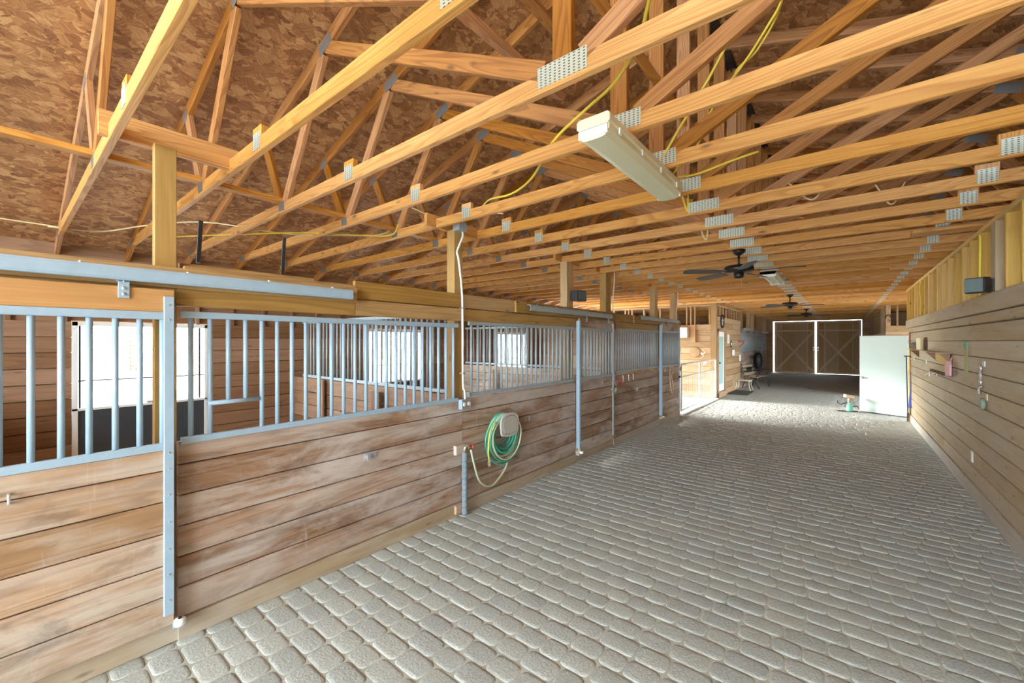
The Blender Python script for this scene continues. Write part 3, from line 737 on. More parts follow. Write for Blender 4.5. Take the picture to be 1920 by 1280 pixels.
MB().box((XL,2.82,1.035),(XL+.05,2.935,1.13),1).build('box_body', M['galv'], t)
MB().box((XL+.05,2.818,1.033),(XL+.054,2.937,1.132),1).build('cover_plate', M['steel'], t)
for y in (2.845,2.91): MB().lathe([(.02,0),(.018,.003)],(XL+.054,y,1.085),12,(1,0,0)).build('socket', M['white'], t)
t = thing('water_pipe', (XL+.06,2.84,0), 'standing water pipe wrapped in grey insulation with a red tap', 'water pipe')
wp = MB(); zz = [(0.02+i*.03) for i in range(21)]
wp.tube([(XL+.075,2.83,z) for z in zz],[.028+.003*math.sin(i*2.1) for i in range(len(zz))],14); wp.build('pipe_wrap', M['insul'], t, smooth=True)
MB().tube([(XL+.075+.0,2.83,.61),(XL+.075,2.83,.67),(XL+.09,2.85,.69),(XL+.1,2.87,.66)],.016,10).build('tap_body', M['brass'], t, smooth=True)
MB().lathe([(.006,-.02),(.007,0),(.026,0),(.028,.008),(.02,.013),(.004,.014)],(XL+.10,2.91,.665),12,(.6,.8,.1)).build('tap_handle', M['red'], t, smooth=True)
MB().box((XL+.002,2.75,.60),(XL+.045,2.87,.69),1).build('mounting_block', M['door'], t); MB().box((XL+.013,2.75,.03),(XL+.045,2.84,.11),1).build('mounting_block', M['door'], t)
sp = MB(); sp.tube([(XL+.075+.0315*math.cos(a),2.83+.0315*math.sin(a),.05+a*.0088) for a in [i*.35 for i in range(176)]],.0028,5); sp.build('wrap_tape', M['greyblk'], t, smooth=True)
t = thing('hose_hanger', (XL,3.43,.8), 'tan plastic hose hanger holding the coiled green hose', 'hose hanger')
def dome(cy, cz, w, h, x): 
    out = []
    for i in range(13): a = PI*i/12; out.append((x, cy+w/2*math.cos(a), cz+.06*h+h*.34*math.sin(a)**.8))
    out += [(x,cy-w*.47,cz-h*.3),(x,cy-w*.40,cz-h*.40),(x,cy,cz-h*.46),(x,cy+w*.40,cz-h*.40),(x,cy+w*.47,cz-h*.3)]
    return out
MB().prism(dome(3.44,.815,.30,.30,XL+.13),(1,0,0),.02).build('front_shield', M['tan'], t)
MB().prism(dome(3.44,.812,.25,.24,XL+.15),(1,0,0),.0015).build('panel_groove', M['greyblk'], t)
MB().prism(dome(3.44,.812,.235,.225,XL+.1515),(1,0,0),.004).build('inset_panel', M['taninner'], t)
MB().lathe([(.085,0),(.085,.13)],(XL,3.44,.80),18,(1,0,0)).build('drum', M['tan'], t)
MB().prism(dome(3.44,.80,.26,.30,XL+.002),(1,0,0),.012).build('back_plate', M['tan'], t)
t = thing('garden_hose', (XL+.07,3.43,.6), 'green garden hose coiled in long loops on the hanger', 'hose')
hr = random.Random(4)
cols = ['hosegreen','hosegreen','hosepale','hosegreen','hosepale','hosegreen','hosegreen','hosepale','hosegreen','hosepale']
for i in range(13):
    x = XL+.022+.0088*i; w = .155+.0095*((i*5)%13)+hr.uniform(-.008,.008); h = .37+.013*((i*5)%13)+hr.uniform(-.02,.02); cy = 3.41+hr.uniform(-.018,.018)
    pts = []
    for k in range(30):
        a = 2*PI*k/30; s_, c_ = math.sin(a), math.cos(a)
        z = .905+.0012*((i*7)%13)-h/2+h/2*s_; yy = cy+w*c_*(1.0 if s_ < 0.2 else 1-.28*(s_-.2)**1.5)
        pts.append((x+.006*math.sin(a*2+i), yy, z))
    MB().tube(pts,.0098,8,closed=True).build('hose_loop', M[cols[i%10]], t, smooth=True)
MB().tube(spline([(XL+.13,3.22,.87),(XL+.14,3.13,.78),(XL+.14,3.10,.60),(XL+.14,3.115,.485)],8),.010,8).build('free_end', M['hoselime'], t, smooth=True)
MB().lathe([(.016,0),(.016,.03),(.012,.03),(.018,.035),(.018,.06),(.01,.07)],(XL+.14,3.115,.50),10,(0,0,-1)).build('hose_fitting', M['brass'], t)
MB().tube(spline([(XL+.105,2.885,.64),(XL+.10,2.93,.50),(XL+.09,3.02,.30),(XL+.07,3.17,.20),(XL+.06,3.30,.20),(XL+.05,3.48,.31),(XL+.05,3.53,.45)],8),.0105,8).build('feed_line', M['hosepale'], t, smooth=True)
t = thing('wall_speaker', (-2.98,5.05,2.3), 'small black speaker on a post above the middle stall', 'speaker')
MB().box((-2.98,4.98,2.27),(-2.85,5.22,2.41),2,ch=.012).build('cabinet', M['black'], t); MB().box((-2.849,4.995,2.282),(-2.843,5.205,2.398),2).build('speaker_grille', M['greyblk'], t)
MB().box((-2.999,5.05,2.32),(-2.975,5.13,2.36),2).build('bracket', M['black'], t)
for (y, z0, lab) in ((.795,2.2,'black strap hanging from the truss beside the first post'),(1.30,2.19,'dark notched strap standing above the first grille')):
    pts = [(-3.2,y-.01,z0),(-3.2,y-.006,z0+.08),(-3.2,y+.0,z0+.2),(-3.2,y+.004,z0+.27)]
    mb = MB()
    for a, b2 in zip(pts[:-1], pts[1:]): mb.beam(a, b2, .024, .008, up=(0,1,0))
    tag(mb.build('hanging_strap', M['black'], org=(-3.2,y,z0)), lab, 'strap')
for (y0, y1, x, lab) in ((6.33,6.37,-2.97,'white wire running down the post beyond the speaker'),(9.62,9.72,-2.97,'white wire running down the last post of the stall row')):
    mb = MB().tube(spline([(x,y1+.02,2.84),(x,y1,2.6),(x,y0,2.4),(x,y0,2.18)],5),.009,6); tag(mb.build('wall_wire', M['white'], org=(x,y0,2.2), smooth=True), lab, 'wire')

# ================================================================== STALL WINDOW DOORS (mesh windows, dark lower door, bright outdoors)
def stall_window(y0, y1, lab):
    t = thing('dutch_door', (XO,y0,0), lab, 'stable door')
    x = XO-.02
    MB().box((x-.03,y0,.28),(x+.01,y1,.90),1).build('lower_panel', M['rubber'], t)
    fr = MB()
    for yy in (y0, y1-.05): fr.box((x-.03,yy,.2),(x+.03,yy+.05,1.93),2)
    fr.box((x-.03,y0,1.88),(x+.03,y1,1.93),1).box((x-.02,y0,.90),(x+.03,y1,.93),1).build('door_frame', M['white'], t)
    mm = MB(); k = y0+.05
    while k < y1-.05: mm.cyl((x,k,1.25),(x,k,1.88),.0024,4); k += .05
    z = 1.25
    while z < 1.88: mm.cyl((x,y0+.05,z),(x,y1-.05,z),.0024,4); z += .05
    mm.build('wire_mesh', M['wire'], t)
    MB().box((x-.008,y0+.05,1.235),(x+.008,y1-.05,1.25),1).build('mesh_rail', M['wire'], t)
    for q0 in (y0+.055, y1-.11): MB().box((x-.008,q0,.93),(x+.008,q0+.02,1.88),2).build('mesh_stile', M['rubber'], t)
    MB().box((x+.01,(y0+y1)/2,.93),(x+.03,(y0+y1)/2+.15,.955),1).build('latch', M['galv2'], t)
    return t
stall_window(.5,1.8,'stable door of the first stall with wire mesh window over a dark panel')
stall_window(4.2,5.5,'stable door of the middle stall with bright mesh window')
stall_window(7.87,9.2,'stable door of the last stall with bright mesh window')
# trees outside
def tree(x, y, h, lab, seed):
    rr = random.Random(seed); t = thing('tree', (x,y,-.05), lab, 'tree')
    MB().tube([(x,y,-.1),(x+.1,y,h*.3),(x,y+.1,h*.6)],[.22,.17,.08],8).build('trunk', M['bark'], t, smooth=True)
    mb = MB()
    for i in range(420):
        a, b2 = rr.random()*2*PI, math.acos(rr.uniform(-.8,1)); q = h*.36*(rr.random()**.35)
        c = Vector((x+q*math.sin(b2)*math.cos(a), y+q*math.sin(b2)*math.sin(a), h*.62+q*.9*math.cos(b2)))
        u = Vector((rr.uniform(-1,1),rr.uniform(-1,1),rr.uniform(-1,1))).normalized(); v = u.orthogonal().normalized(); s_ = rr.uniform(.18,.4)
        mb.add([c-u*s_, c+v*s_*.5, c+u*s_, c-v*s_*.5+u.cross(v)*s_*.3], [(0,1,2),(0,2,3)], [(0,0,0)]*4)
    mb.build('crown', M['leaf'], t)
tree(-34,5,7.5,'green tree outside, seen through the near mesh window',1); tree(-38,12,8,'green tree outside, seen through the middle stall window',2)
tree(-36,24,8,'green tree outside, behind the last stall window',3); tree(-33,32,7,'green tree outside, at the right side of the last stall window',4); tree(-40,-2,8,'green tree outside, seen left through the near mesh window',5)

# ================================================================== LIGHTS, FANS
def fixture(x, y0, y1, zt, w, lab):
    t = thing('fluorescent_light', (x,(y0+y1)/2,zt-.1), lab, 'ceiling light')
    h = .055
    MB().box((x-w/2,y0,zt-h),(x+w/2,y1,zt),1,ch=.014).build('housing', M['cream'], t)
    mb = MB(); sec = [(-.47,0),(-.46,-.3),(-.34,-.62),(-.2,-.68),(.2,-.68),(.34,-.62),(.46,-.3),(.47,0)]; n = len(sec)
    vs = [(x+a*w,yy,zt-h+b*.085) for yy in (y0+.008,y1-.008) for a,b in sec]
    mb.add(vs, [(i,(i+1)%n,n+(i+1)%n,n+i) for i in range(n)]+[tuple(range(n)),tuple(range(n,2*n))], vs).build('diffuser', M['cream2'], t)
    for yy in (y0-.003, y1-.017): MB().box((x-w*.44,yy,zt-h-.045),(x+w*.44,yy+.02,zt-h-.002),0,ch=.008).build('end_cap', M['fixwhite'], t)
    for s in (-1,1):
        for k in range(4): yy = y0+.12+(y1-y0-.24)*k/3; MB().box((x+s*w*.5-.004,yy-.012,zt-h-.02),(x+s*w*.5+.004,yy+.012,zt-h+.012),2).build('clip', M['fixwhite'], t)
M['cream2'] = plain('cream diffuser', (.74,.72,.52), .3, 0, .04, 4)
fixture(-.965,1.83,2.97,ZB,.18,'long cream fluorescent light under the near trusses')
def lamp2():
    x = -.945; t = thing('fluorescent_light', (x,8.2,2.78), 'white fluorescent light between the first and second ceiling fans', 'ceiling light')
    MB().box((x-.11,7.6,ZB-.05),(x+.11,8.85,ZB),1,ch=.01).build('housing', M['cream'], t)
    for s in (-.055,.055): MB().cyl((x+s,7.63,ZB-.072),(x+s,8.82,ZB-.072),.018,10).build('tube', M['fixwhite'], t, smooth=True)
    MB().box((x-.11,7.6,ZB-.09),(x+.11,7.63,ZB),0).build('end_cap', M['fixwhite'], t); MB().box((x-.11,8.82,ZB-.09),(x+.11,8.85,ZB),0).build('end_cap', M['fixwhite'], t)
lamp2()
def fan(x, y, lab, drop, ang):
    t = thing('ceiling_fan', (x,y,ZB), lab, 'ceiling fan'); z = ZB-drop
    MB().lathe([(.075,0),(.07,-.03),(.035,-.06),(.012,-.07)],(x,y,ZB),20).build('canopy', M['bronze'], t, smooth=True)
    MB().cyl((x,y,ZB-.06),(x,y,z+.05),.013,10).build('down_rod', M['bronze'], t, smooth=True)
    MB().lathe([(.02,.06),(.05,.055),(.145,.045),(.163,.02),(.163,-.01),(.145,-.03),(.05,-.04)],(x,y,z),28).build('motor_housing', M['bronze'], t, smooth=True)
    MB().lathe([(.055,-.035),(.058,-.075),(.045,-.1),(.01,-.105)],(x,y,z),20).build('switch_housing', M['bronze'], t, smooth=True)
    MB().cyl((x+.03,y,z-.1),(x+.03,y,z-.2),.002,5).build('pull_chain', M['brass'], t)
    for k in range(5):
        a = ang+2*PI*k/5; d = Vector((math.cos(a),math.sin(a),0)); q = Vector((-math.sin(a),math.cos(a),0)); c = Vector((x,y,z-.02))
        ir = MB().beam(c+d*.10,c+d*.24,.006,.035,up=(0,0,1)).build('blade_iron', M['bronze'], t)
        prof = [(.20,.045),(.30,.058),(.5,.066),(.62,.066),(.655,.05),(.67,.02)]
        up = Vector((0,0,1)); tw = (q*math.cos(.2)+up*math.sin(.2))
        P = [c+d*r_+tw*w_ for r_,w_ in prof]+[c+d*r_-tw*w_ for r_,w_ in reversed(prof)]
        MB().prism(P, tw.cross(d), .007).build('fan_blade', M['blade'], t)
fan(-1.0,5.64,'dark bronze ceiling fan nearest the camera',.24,1.30)
fan(-1.0,11.7,'dark ceiling fan in the middle of the aisle',.24,.28)
fan(-1.0,17.15,'farthest dark ceiling fan, above the end doors',.2,.1)

# ================================================================== CABLES
def cable(pts, r, mat, lab, name='yellow_cable', cat='cable'):
    o = MB().tube(spline(pts, 8), r*1.35, 6).build(name, M[mat], org=pts[0], smooth=True); tag(o, lab, cat)
cable([(-.55,1.50,3.0),(-.685,1.70,2.97),(-.873,1.865,2.95),(-1.09,1.98,2.95),(-1.375,2.10,2.91),(-1.75,2.40,2.88),(-2.1,2.6,2.90),(-2.44,2.72,2.96),(-2.7,2.9,3.0)],.0065,'yellow','yellow cable swooping left of the fluorescent light across the chords')
cable([(-.25,2.9,3.95),(-.29,2.9,3.72),(-.36,2.9,3.6),(-.47,2.9,3.45),(-.62,2.9,3.28),(-.75,2.9,3.08),(-.90,2.9,2.87)],.006,'yellow','upper strand of the yellow cable pair dropping from the ridge to the light')
cable([(-.24,2.93,3.95),(-.31,2.93,3.68),(-.42,2.93,3.5),(-.53,2.93,3.42),(-.56,2.93,3.31),(-.68,2.93,3.17),(-.78,2.93,3.0),(-.93,2.93,2.86)],.006,'yellow','kinked lower strand of the yellow cable pair above the light')
cable([(-.44,2.6,3.7),(-.47,2.6,3.5),(-.58,2.6,3.3),(-.70,2.6,3.12),(-.80,2.6,2.98),(-.88,2.6,2.86)],.006,'yellow','single yellow cable hanging left of the cable pair')
cable([(-.9,2.96,2.85),(-.8,3.05,2.87),(-.6,3.12,2.93),(-.45,3.2,2.98)],.006,'yellow','yellow cable curling out of the far end of the light')
cable([(-1.02,3.5,3.0),(-1.03,3.5,2.90),(-1.02,3.52,2.83),(-.99,3.5,2.765),(-.98,3.48,2.9),(-.97,3.5,3.0)],.0055,'yellow','small yellow cable loop hanging below the far end of the light')
cable([(-1.15,4.6,3.0),(-1.16,4.6,2.85),(-1.12,4.62,2.765),(-1.10,4.6,2.9),(-1.08,4.6,3.0)],.006,'ivory','pale cable loop hanging between the light and the first fan')
cable([(-6.3,Y0,2.86),(-6.3,0,2.88),(-6.25,.3,2.86),(-6.2,.67,2.88),(-5.6,.95,2.90),(-5.0,1.3,2.90),(-4.6,1.9,2.84),(-4.2,2.3,2.84),(-3.9,2.55,2.85),(-3.8,2.7,2.95)],.0055,'ivory','thin pale cable running along the left eave')
cable([(-5.9,1.0,2.83),(-5.0,1.55,2.83),(-4.4,2.0,2.84),(-4.0,2.4,2.83),(-3.78,2.62,2.84),(-3.70,2.66,2.95)],.006,'yellow','yellow cable under the chords between the first two posts')
cable([(-3.4,2.6,3.05),(-3.3,2.9,2.99),(-3.0,3.1,3.05),(-2.7,3.2,3.0)],.005,'ivory','pale cable drooping above the junction box')
cable([(-.35,4.0,2.98),(-.2,4.02,2.82),(-.1,4.0,2.95)],.005,'ivory','small pale cable loop right of centre, beyond the light')
cable([(.2,4.55,3.0),(.3,4.56,2.82),(.38,4.55,2.98)],.005,'ivory','small pale cable loop farther right under the trusses')
cable([(1.03,5.98,2.74),(1.03,5.98,2.6),(1.026,5.965,2.35),(1.03,5.98,2.15)],.0075,'yellow','yellow cable running down behind the right wall speaker')
cable([(1.03,9.95,2.74),(1.026,10.1,2.6),(1.03,9.95,2.4),(1.026,10.0,2.15)],.0075,'yellow','yellow cable looping down the far studs of the right wall')

# ================================================================== RIGHT WALL OBJECTS
t = thing('wall_speaker', (XU-.01,5.5,2.2), 'black speaker with grey grille on the right wall post', 'speaker')
q = Matrix.Rotation(math.radians(-32), 4, 'Z'); c0 = Vector((.92,5.43,2.195))
def rotbox(mb, cx, cy, cz, sx, sy, sz, ch=.0):
    d = q @ Vector((1,0,0)); p0 = c0+q@Vector((cx-sx/2,cy,cz)); p1 = c0+q@Vector((cx+sx/2,cy,cz)); return mb.beam(p0,p1,sz,sy,(0,0,1),ch)
rotbox(MB(),0,0,0,.135,.10,.135,.018).build('cabinet', M['black'], t)
rotbox(MB(),-.004,-.053,0,.118,.008,.118,.003).build('speaker_grille', M['greyblk'], t)
MB().box((XU-.022,5.5,2.15),(XU-.009,5.58,2.26),2).build('mounting_plate', M['black'], t)
MB().tube([(XU-.015,5.54,2.2),(XU-.05,5.50,2.2),(.95,5.47,2.19)],.012,8).build('arm', M['black'], t)
def whook(y, z, lab, w=.05, mat='brass', x=XR):
    t = thing('wall_hook', (x,y,z), lab, 'hook')
    MB().box((x-.004,y-w/2,z-.035),(x,y+w/2,z+.035),2).build('back_plate', M[mat], t)
    MB().tube(spline([(x-.004,y,z+.015),(x-.035,y,z+.0),(x-.055,y,z-.02),(x-.05,y,z-.005)],4),.006,6).build('prong', M[mat], t, smooth=True)
    return t
t = thing('horse_bit', (XR-.02,6.2,1.45), 'chain of shiny metal bits hanging on the right wall', 'bit')
MB().box((XR-.004,6.15,1.45),(XR,6.25,1.5),1).build('back_plate', M['steel'], t)
for k, z in enumerate((1.44,1.37,1.30)): MB().tube(arc((XR-.025,6.2,z-.01),.034-.004*k,0,2*PI,14,'yz'),.008,6).build('ring', M['steel'], t, smooth=True)
MB().tube(spline([(XR-.02,6.17,1.25),(XR-.03,6.22,1.22),(XR-.03,6.2,1.17)],5),.010,6).build('clip', M['steel'], t, smooth=True)
t = thing('wall_ring', (XR-.03,6.1,1.1), 'small metal hook with a round green ring low on the right wall', 'ring')
MB().box((XR-.006,6.06,1.12),(XR,6.12,1.18),1).build('back_plate', M['brass'], t)
MB().tube(arc((XR-.03,6.1,1.08),.045,0,2*PI,18,'yz'),.016,8).build('ring', plain('dull green', (.25,.30,.22), .5), t, smooth=True)
t = thing('wall_outlet', (XR,6.68,.44), 'white outlet cover low on the right wall', 'outlet')
MB().box((XR-.006,6.64,.38),(XR,6.72,.50),2).build('cover_plate', M['white'], t)
for z in (.415,.465): MB().box((XR-.009,6.665,z-.014),(XR-.006,6.695,z+.014),2).build('socket', M['paper'], t)
t = thing('paper_strip', (XR-.01,6.95,1.35), 'long green and yellow paper strip pinned to the right wall', 'strip')
MB().box((XR-.006,6.87,1.33),(XR-.001,7.05,1.62),2).build('strip_sheet', plain('yellow green paper', (.42,.40,.18), .8, 0, .25, 7), t)
MB().box((XR-.012,6.88,1.62),(XR-.001,7.04,1.70),2).build('top_card', plain('teal card', (.22,.36,.28), .7), t)
t = thing('tool_shelf', (XR-.1,8.8,1.55), 'narrow wooden shelf with brackets and a peg rail on the right wall', 'shelf')
MB().box((XR-.13,7.7,1.545),(XR,11.2,1.555),1).build('shelf_board', M['rwall'], t)
for y in (7.75,8.9,10.8): MB().prism([(XR,y,1.535),(XR-.12,y,1.535),(XR,y,1.40)],(0,1,0),.02).build('shelf_bracket', M['inner'], t)
MB().prism([(XR-.008,7.75,1.53),(XR-.008,8.9,1.53),(XR-.008,8.85,1.42),(XR-.008,8.2,1.38),(XR-.008,8.15,1.27),(XR-.008,7.75,1.25)],(-1,0,0),.012).build('side_board', M['stud'], t)
MB().box((XR-.03,7.75,1.24),(XR-.002,9.3,1.265),1).build('peg_rail', M['leather'], t)
for y in (7.9,8.2,8.5,8.8): MB().cyl((XR-.03,y,1.25),(XR-.09,y,1.26),.01,6).build('peg', M['leather'], t)
t = thing('hanging_cloth', (XR-.05,7.55,1.35), 'pink cloth hanging at the near end of the wall shelf', 'cloth')
MB().prism([(XR-.05,7.45,1.27),(XR-.06,7.66,1.26),(XR-.05,7.68,1.42),(XR-.05,7.64,1.45),(XR-.05,7.48,1.45),(XR-.05,7.44,1.40)],(-1,0,0),.02).build('cloth_body', M['pink'], t)
MB().tube([(XR-.05,7.5,1.45),(XR-.03,7.56,1.5),(XR-.05,7.62,1.45)],.004,5).build('hanging_loop', M['pink'], t)
for (y, z, lab) in ((9.9,1.36,'white double hook below the middle of the wall shelf'),(8.9,1.22,'white hook under the wooden rack'),(11.5,1.36,'white hook nearest the white door'),(9.6,1.16,'small round metal hook below the wall shelf')):
    whook(y, z, lab, .08, 'white' if 'white' in lab.split()[0] else 'steel')
t = thing('leather_pouch', (XR-.05,11.2,1.63), 'dark leather pouch on the wall above the shelf', 'pouch')
MB().box((XR-.06,10.7,1.56),(XR-.004,11.7,1.68),1,ch=.02).build('pouch_body', M['leather'], t); MB().box((XR-.07,10.9,1.62),(XR-.06,11.5,1.68),1).build('flap', M['bronze'], t)
t = thing('paper_sheet', (XR-.01,10.1,1.65), 'pale paper sheet standing on the wall shelf', 'paper')
MB().box((XR-.09,9.8,1.556),(XR-.08,10.3,1.76),1).build('sheet', M['ivory'], t)
# tools at the jamb
y = 12.0
t = thing('tool_rack', (1.0,y,1.39), 'black rail of hanging yard tools at the end of the right wall', 'tool rack')
MB().box((.985,y-.01,1.38),(1.15,y+.01,1.40),0).build('rail', M['black'], t)
t = thing('yard_tool', (1.05,y,.0), 'black-handled yard tool hanging beside the white door', 'yard tool')
MB().cyl((1.045,y,-.0+.02),(1.02,y,1.38),.009,8).build('handle', M['black'], t); MB().box((1.03,y-.02,.02),(1.055,y+.02,.2),2).build('head', M['bronze'], t)
t = thing('broom', (1.08,y+.03,.0), 'yellow-handled broom hanging at the jamb', 'broom')
MB().cyl((1.075,y+.03,.1),(1.07,y+.03,1.62),.011,8).build('handle', M['yellow'], t); MB().box((1.055,y+.02,.1),(1.095,y+.05,.4),2).build('bristles', M['rope'], t)
t = thing('yard_tool', (1.09,y+.02,.0), 'orange-handled tool hanging nearest the red jamb', 'yard tool')
MB().cyl((1.094,y,.3),(1.09,y,1.2),.012,8).build('handle', plain('orange paint', (.75,.30,.06), .5), t); MB().box((1.085,y-.01,.25),(1.1,y+.01,.33),0).build('head', M['bronze'], t)
t = thing('umbrella', (1.09,y+.01,.3), 'folded dark blue umbrella hanging at the jamb', 'umbrella')
MB().lathe([(.004,.95),(.008,.7),(.012,.55),(.035,.28),(.04,.2),(.02,.18)],(1.085,y-.03,.12),12).build('folded_canopy', M['blue'], t, smooth=True)
MB().cyl((1.085,y-.03,.12),(1.085,y-.03,.3),.006,6).build('handle', M['black'], t)

# white door standing open
t = thing('open_door', (1.11,12.69,0), 'plain white door swung open across the aisle', 'door')
a, b2 = Vector((1.11,12.69,0)), Vector((.30,13.09,0)); d = (b2-a).normalized()
MB().beam(a+Vector((0,0,.925)), b2+Vector((0,0,.925)), 1.82, .045, (0,0,1), .003).build('door_leaf', M['whitedoor'], t)
nrm = Vector((d.y,-d.x,0)); nrm = nrm if nrm.y < 0 else -nrm
h = a+d*.84+Vector((0,0,.83))
MB().lathe([(.028,0),(.028,.01),(.012,.012),(.012,.03),(.026,.035),(.026,.06),(.01,.065)],h+nrm*.022,14,nrm).build('door_knob', M['steel'], t, smooth=True)
MB().beam(h-Vector((0,0,.0))+d*.045+nrm*.0235, h+d*.045+nrm*.0235+Vector((0,0,.06)), .02, .003, (d.x,d.y,0)).build('latch_plate', M['steel'], t)
MB().beam(a+Vector((0,0,.012))+nrm*.0, b2+Vector((0,0,.012)), .02, .05, (0,0,1)).build('door_sweep', M['rubber'], t)
for z in (.25,.95,1.65): MB().cyl(a+Vector((.0,.0,z))-d*.012+nrm*.02, a+Vector((.0,.0,z+.09))-d*.012+nrm*.02,.008,8).build('hinge', M['steel'], t)
o = MB().box((1.15,12.73,0),(1.29,12.87,2.812),2).build('timber_post', M['post'], org=(1.22,12.8,0)); tag(o, 'timber post carrying the open white door', 'post')
# small stand by the door
t = thing('metal_stand', (.10,12.9,0), 'small mint green stand with a tan block on top beside the white door', 'stand')
MB().lathe([(.065,.012),(.068,.05),(.055,.16),(.05,.21),(.042,.22)],(.10,12.9,0),16).build('green_base', M['mint'], t, smooth=True)
MB().lathe([(.04,.2),(.042,.30),(.03,.34)],(.10,12.9,0),12).build('neck', plain('pinkish metal', (.45,.33,.28), .5), t, smooth=True)
MB().beam((.01,12.86,.385),(.17,12.94,.36),.07,.12,(0,0,1),.01).build('top_block', M['endbrace'], t)
MB().tube([(.05,12.88,.22),(-.06,12.84,.17),(-.12,12.83,.20),(-.13,12.83,.26)],.01,6).build('side_hook', M['black'], t, smooth=True)
MB().tube(arc((.21,12.94,.075),.065,0,PI*1.2,12,'xz'),.009,6).build('side_hoop', M['black'], t, smooth=True)
MB().beam((-.14,12.83,.012),(.25,12.98,.012),.012,.07).build('base_plate', M['bronze'], t)

# ================================================================== LEFT MIDDLE: gate, office front
t = thing('tube_gate', (XL,9.9,0), 'white tubular gate with wire mesh across the side opening', 'gate')
def gt(p0, p1, r, nm_): MB().cyl(p0, p1, r, 8).build(nm_, M['gate'], t, smooth=True)
gt((XL,9.88,1.165),(XL,13.2,1.165),.022,'top_rail'); gt((XL,9.88,.88),(XL,13.2,.88),.018,'middle_rail'); gt((XL,9.88,.1),(XL,13.2,.1),.018,'bottom_rail')
for y in (9.90,11.5,13.2): gt((XL,y,.08),(XL,y,1.165),.022,'upright')
mm = MB(); y = 9.98
while y < 13.15: mm.cyl((XL,y,.1),(XL,y,.88),.003,4); y += .1
for k in range(1,8): mm.cyl((XL,9.9,.1+k*.098),(XL,13.2,.1+k*.098),.003,4)
mm.build('wire_mesh', M['gate'], t)
MB().box((XL-.01,11.9,1.07),(XL+.01,12.15,1.15),1).build('small_sign', M['paper'], t)
struct(MB().box((XL-.04,9.81,-.01),(XL+.06,13.3,.03),1).build('trim_6', M['white']))
t = thing('air_conditioner', (-4.1,13.3,1.8), 'white window air conditioner in the office wall', 'air conditioner')
MB().box((-4.4,13.10,1.82),(-3.73,13.297,2.13),0,ch=.01).build('case', M['white'], t)
gl = MB()
for k in range(9): gl.box((-4.37,13.09,1.845+k*.031),(-3.95,13.10,1.862+k*.031),0)
gl.build('louvre', plain('grey louvre', (.45,.47,.46), .5), t)
MB().box((-3.92,13.093,1.84),(-3.76,13.10,2.11),0).build('control_panel', M['fixwhite'], t)
t = thing('window_frame', (-4.1,13.3,1.7), 'wooden frame around the air conditioner', 'frame')
MB().box((-3.66,13.22,1.68),(-3.52,13.30,2.20),2).build('side_board', M['doortop'], t); MB().box((-4.5,13.22,1.68),(-3.66,13.30,1.74),0).build('sill_board', M['header'], t); MB().box((-4.5,13.22,2.15),(-3.66,13.30,2.20),0).build('head_board', M['header'], t)
t = thing('antler_rack', (-3.3,13.2,1.35), 'pair of antler-like coat hooks on a round board by the gate', 'antlers')
MB().lathe([(.16,0),(.15,.03),(.02,.035)],(-3.55,13.297,1.38),18,(0,-1,0)).build('round_board', M['office'], t)
MB().tube(spline([(-3.35,13.2,1.36),(-3.25,13.1,1.34),(-3.2,13.05,1.40),(-3.28,13.05,1.48)],5),.014,6).build('antler', M['rope'], t, smooth=True)
MB().tube(spline([(-3.35,13.2,1.33),(-3.25,13.1,1.28),(-3.32,13.05,1.2)],5),.014,6).build('antler', M['rope'], t, smooth=True)
# office door
t = bpy.data.objects.new('door_3', None); COL.objects.link(t); t.location = (XL,13.5,.15); ORG[t.name] = (XL,13.5,.15); struct(t, 'narrow white glazed office door in the left wall')
MB().box((XL-.05,13.52,.18),(XL-.01,14.36,2.0),2).build('door_leaf', M['white'], t)
MB().box((XL-.012,13.68,.4),(XL-.004,14.2,1.85),2).build('glass_pane', M['glass'], t)
MB().box((XL-.04,13.44,.0),(XL+.03,13.52,2.08),2).box((XL-.04,14.36,.0),(XL+.03,14.44,2.08),2).box((XL-.04,13.44,2.0),(XL+.03,14.44,2.08),1).box((XL-.04,13.44,0),(XL+.05,14.44,.17),1).build('door_casing', M['office'], t)
MB().lathe([(.02,0),(.03,.04),(.01,.05)],(XL,13.62,1.05),10,(1,0,0)).build('door_knob', M['bronze'], t)
t = thing('wall_ornament', (XL,13.95,2.3), 'round dark metal star ornament above the office door', 'ornament')
MB().tube(arc((XL+.03,13.95,2.32),.20,0,2*PI,28,'yz'),.018,6).build('ring', M['bronze'], t, smooth=True)
st = []
for k in range(10): r_ = .17 if k%2 == 0 else .07; a_ = PI/2+PI*k/5; st.append((XL+.025,13.95+r_*math.cos(a_),2.32+r_*math.sin(a_)))
MB().prism(st,(1,0,0),.012).build('star', M['galv2'], t)
def flat(name, y0, y1, z0, z1, mat, lab, cat, frame=None):
    t = thing(name, (XL,(y0+y1)/2,z0), lab, cat)
    MB().box((XL,y0,z0),(XL+.015,y1,z1),2).build('panel', M[mat], t)
    if frame: MB().box((XL+.001,y0-.03,z0-.03),(XL+.012,y1+.03,z1+.03),2).build('frame', M[frame], t)
flat('notice_sheet',14.72,15.0,1.64,1.93,'paper','white notice sheet beside the office door','notice')
flat('picture_frame',15.45,15.85,1.22,1.42,'paper','small framed picture below the notice sheet','picture','bronze')
t = thing('wall_mirror', (XL,15.35,1.5), 'small oval mirror beside the notice sheet', 'mirror')
MB().lathe([(.13,0),(.13,.02),(.01,.022)],(XL,15.35,1.62),20,(1,0,0)).build('mirror_frame', M['bronze'], t); MB().lathe([(.105,.022),(.1,.026)],(XL,15.35,1.62),20,(1,0,0)).build('mirror_glass', plain('mirror blue', (.45,.62,.78), .1, .6), t)
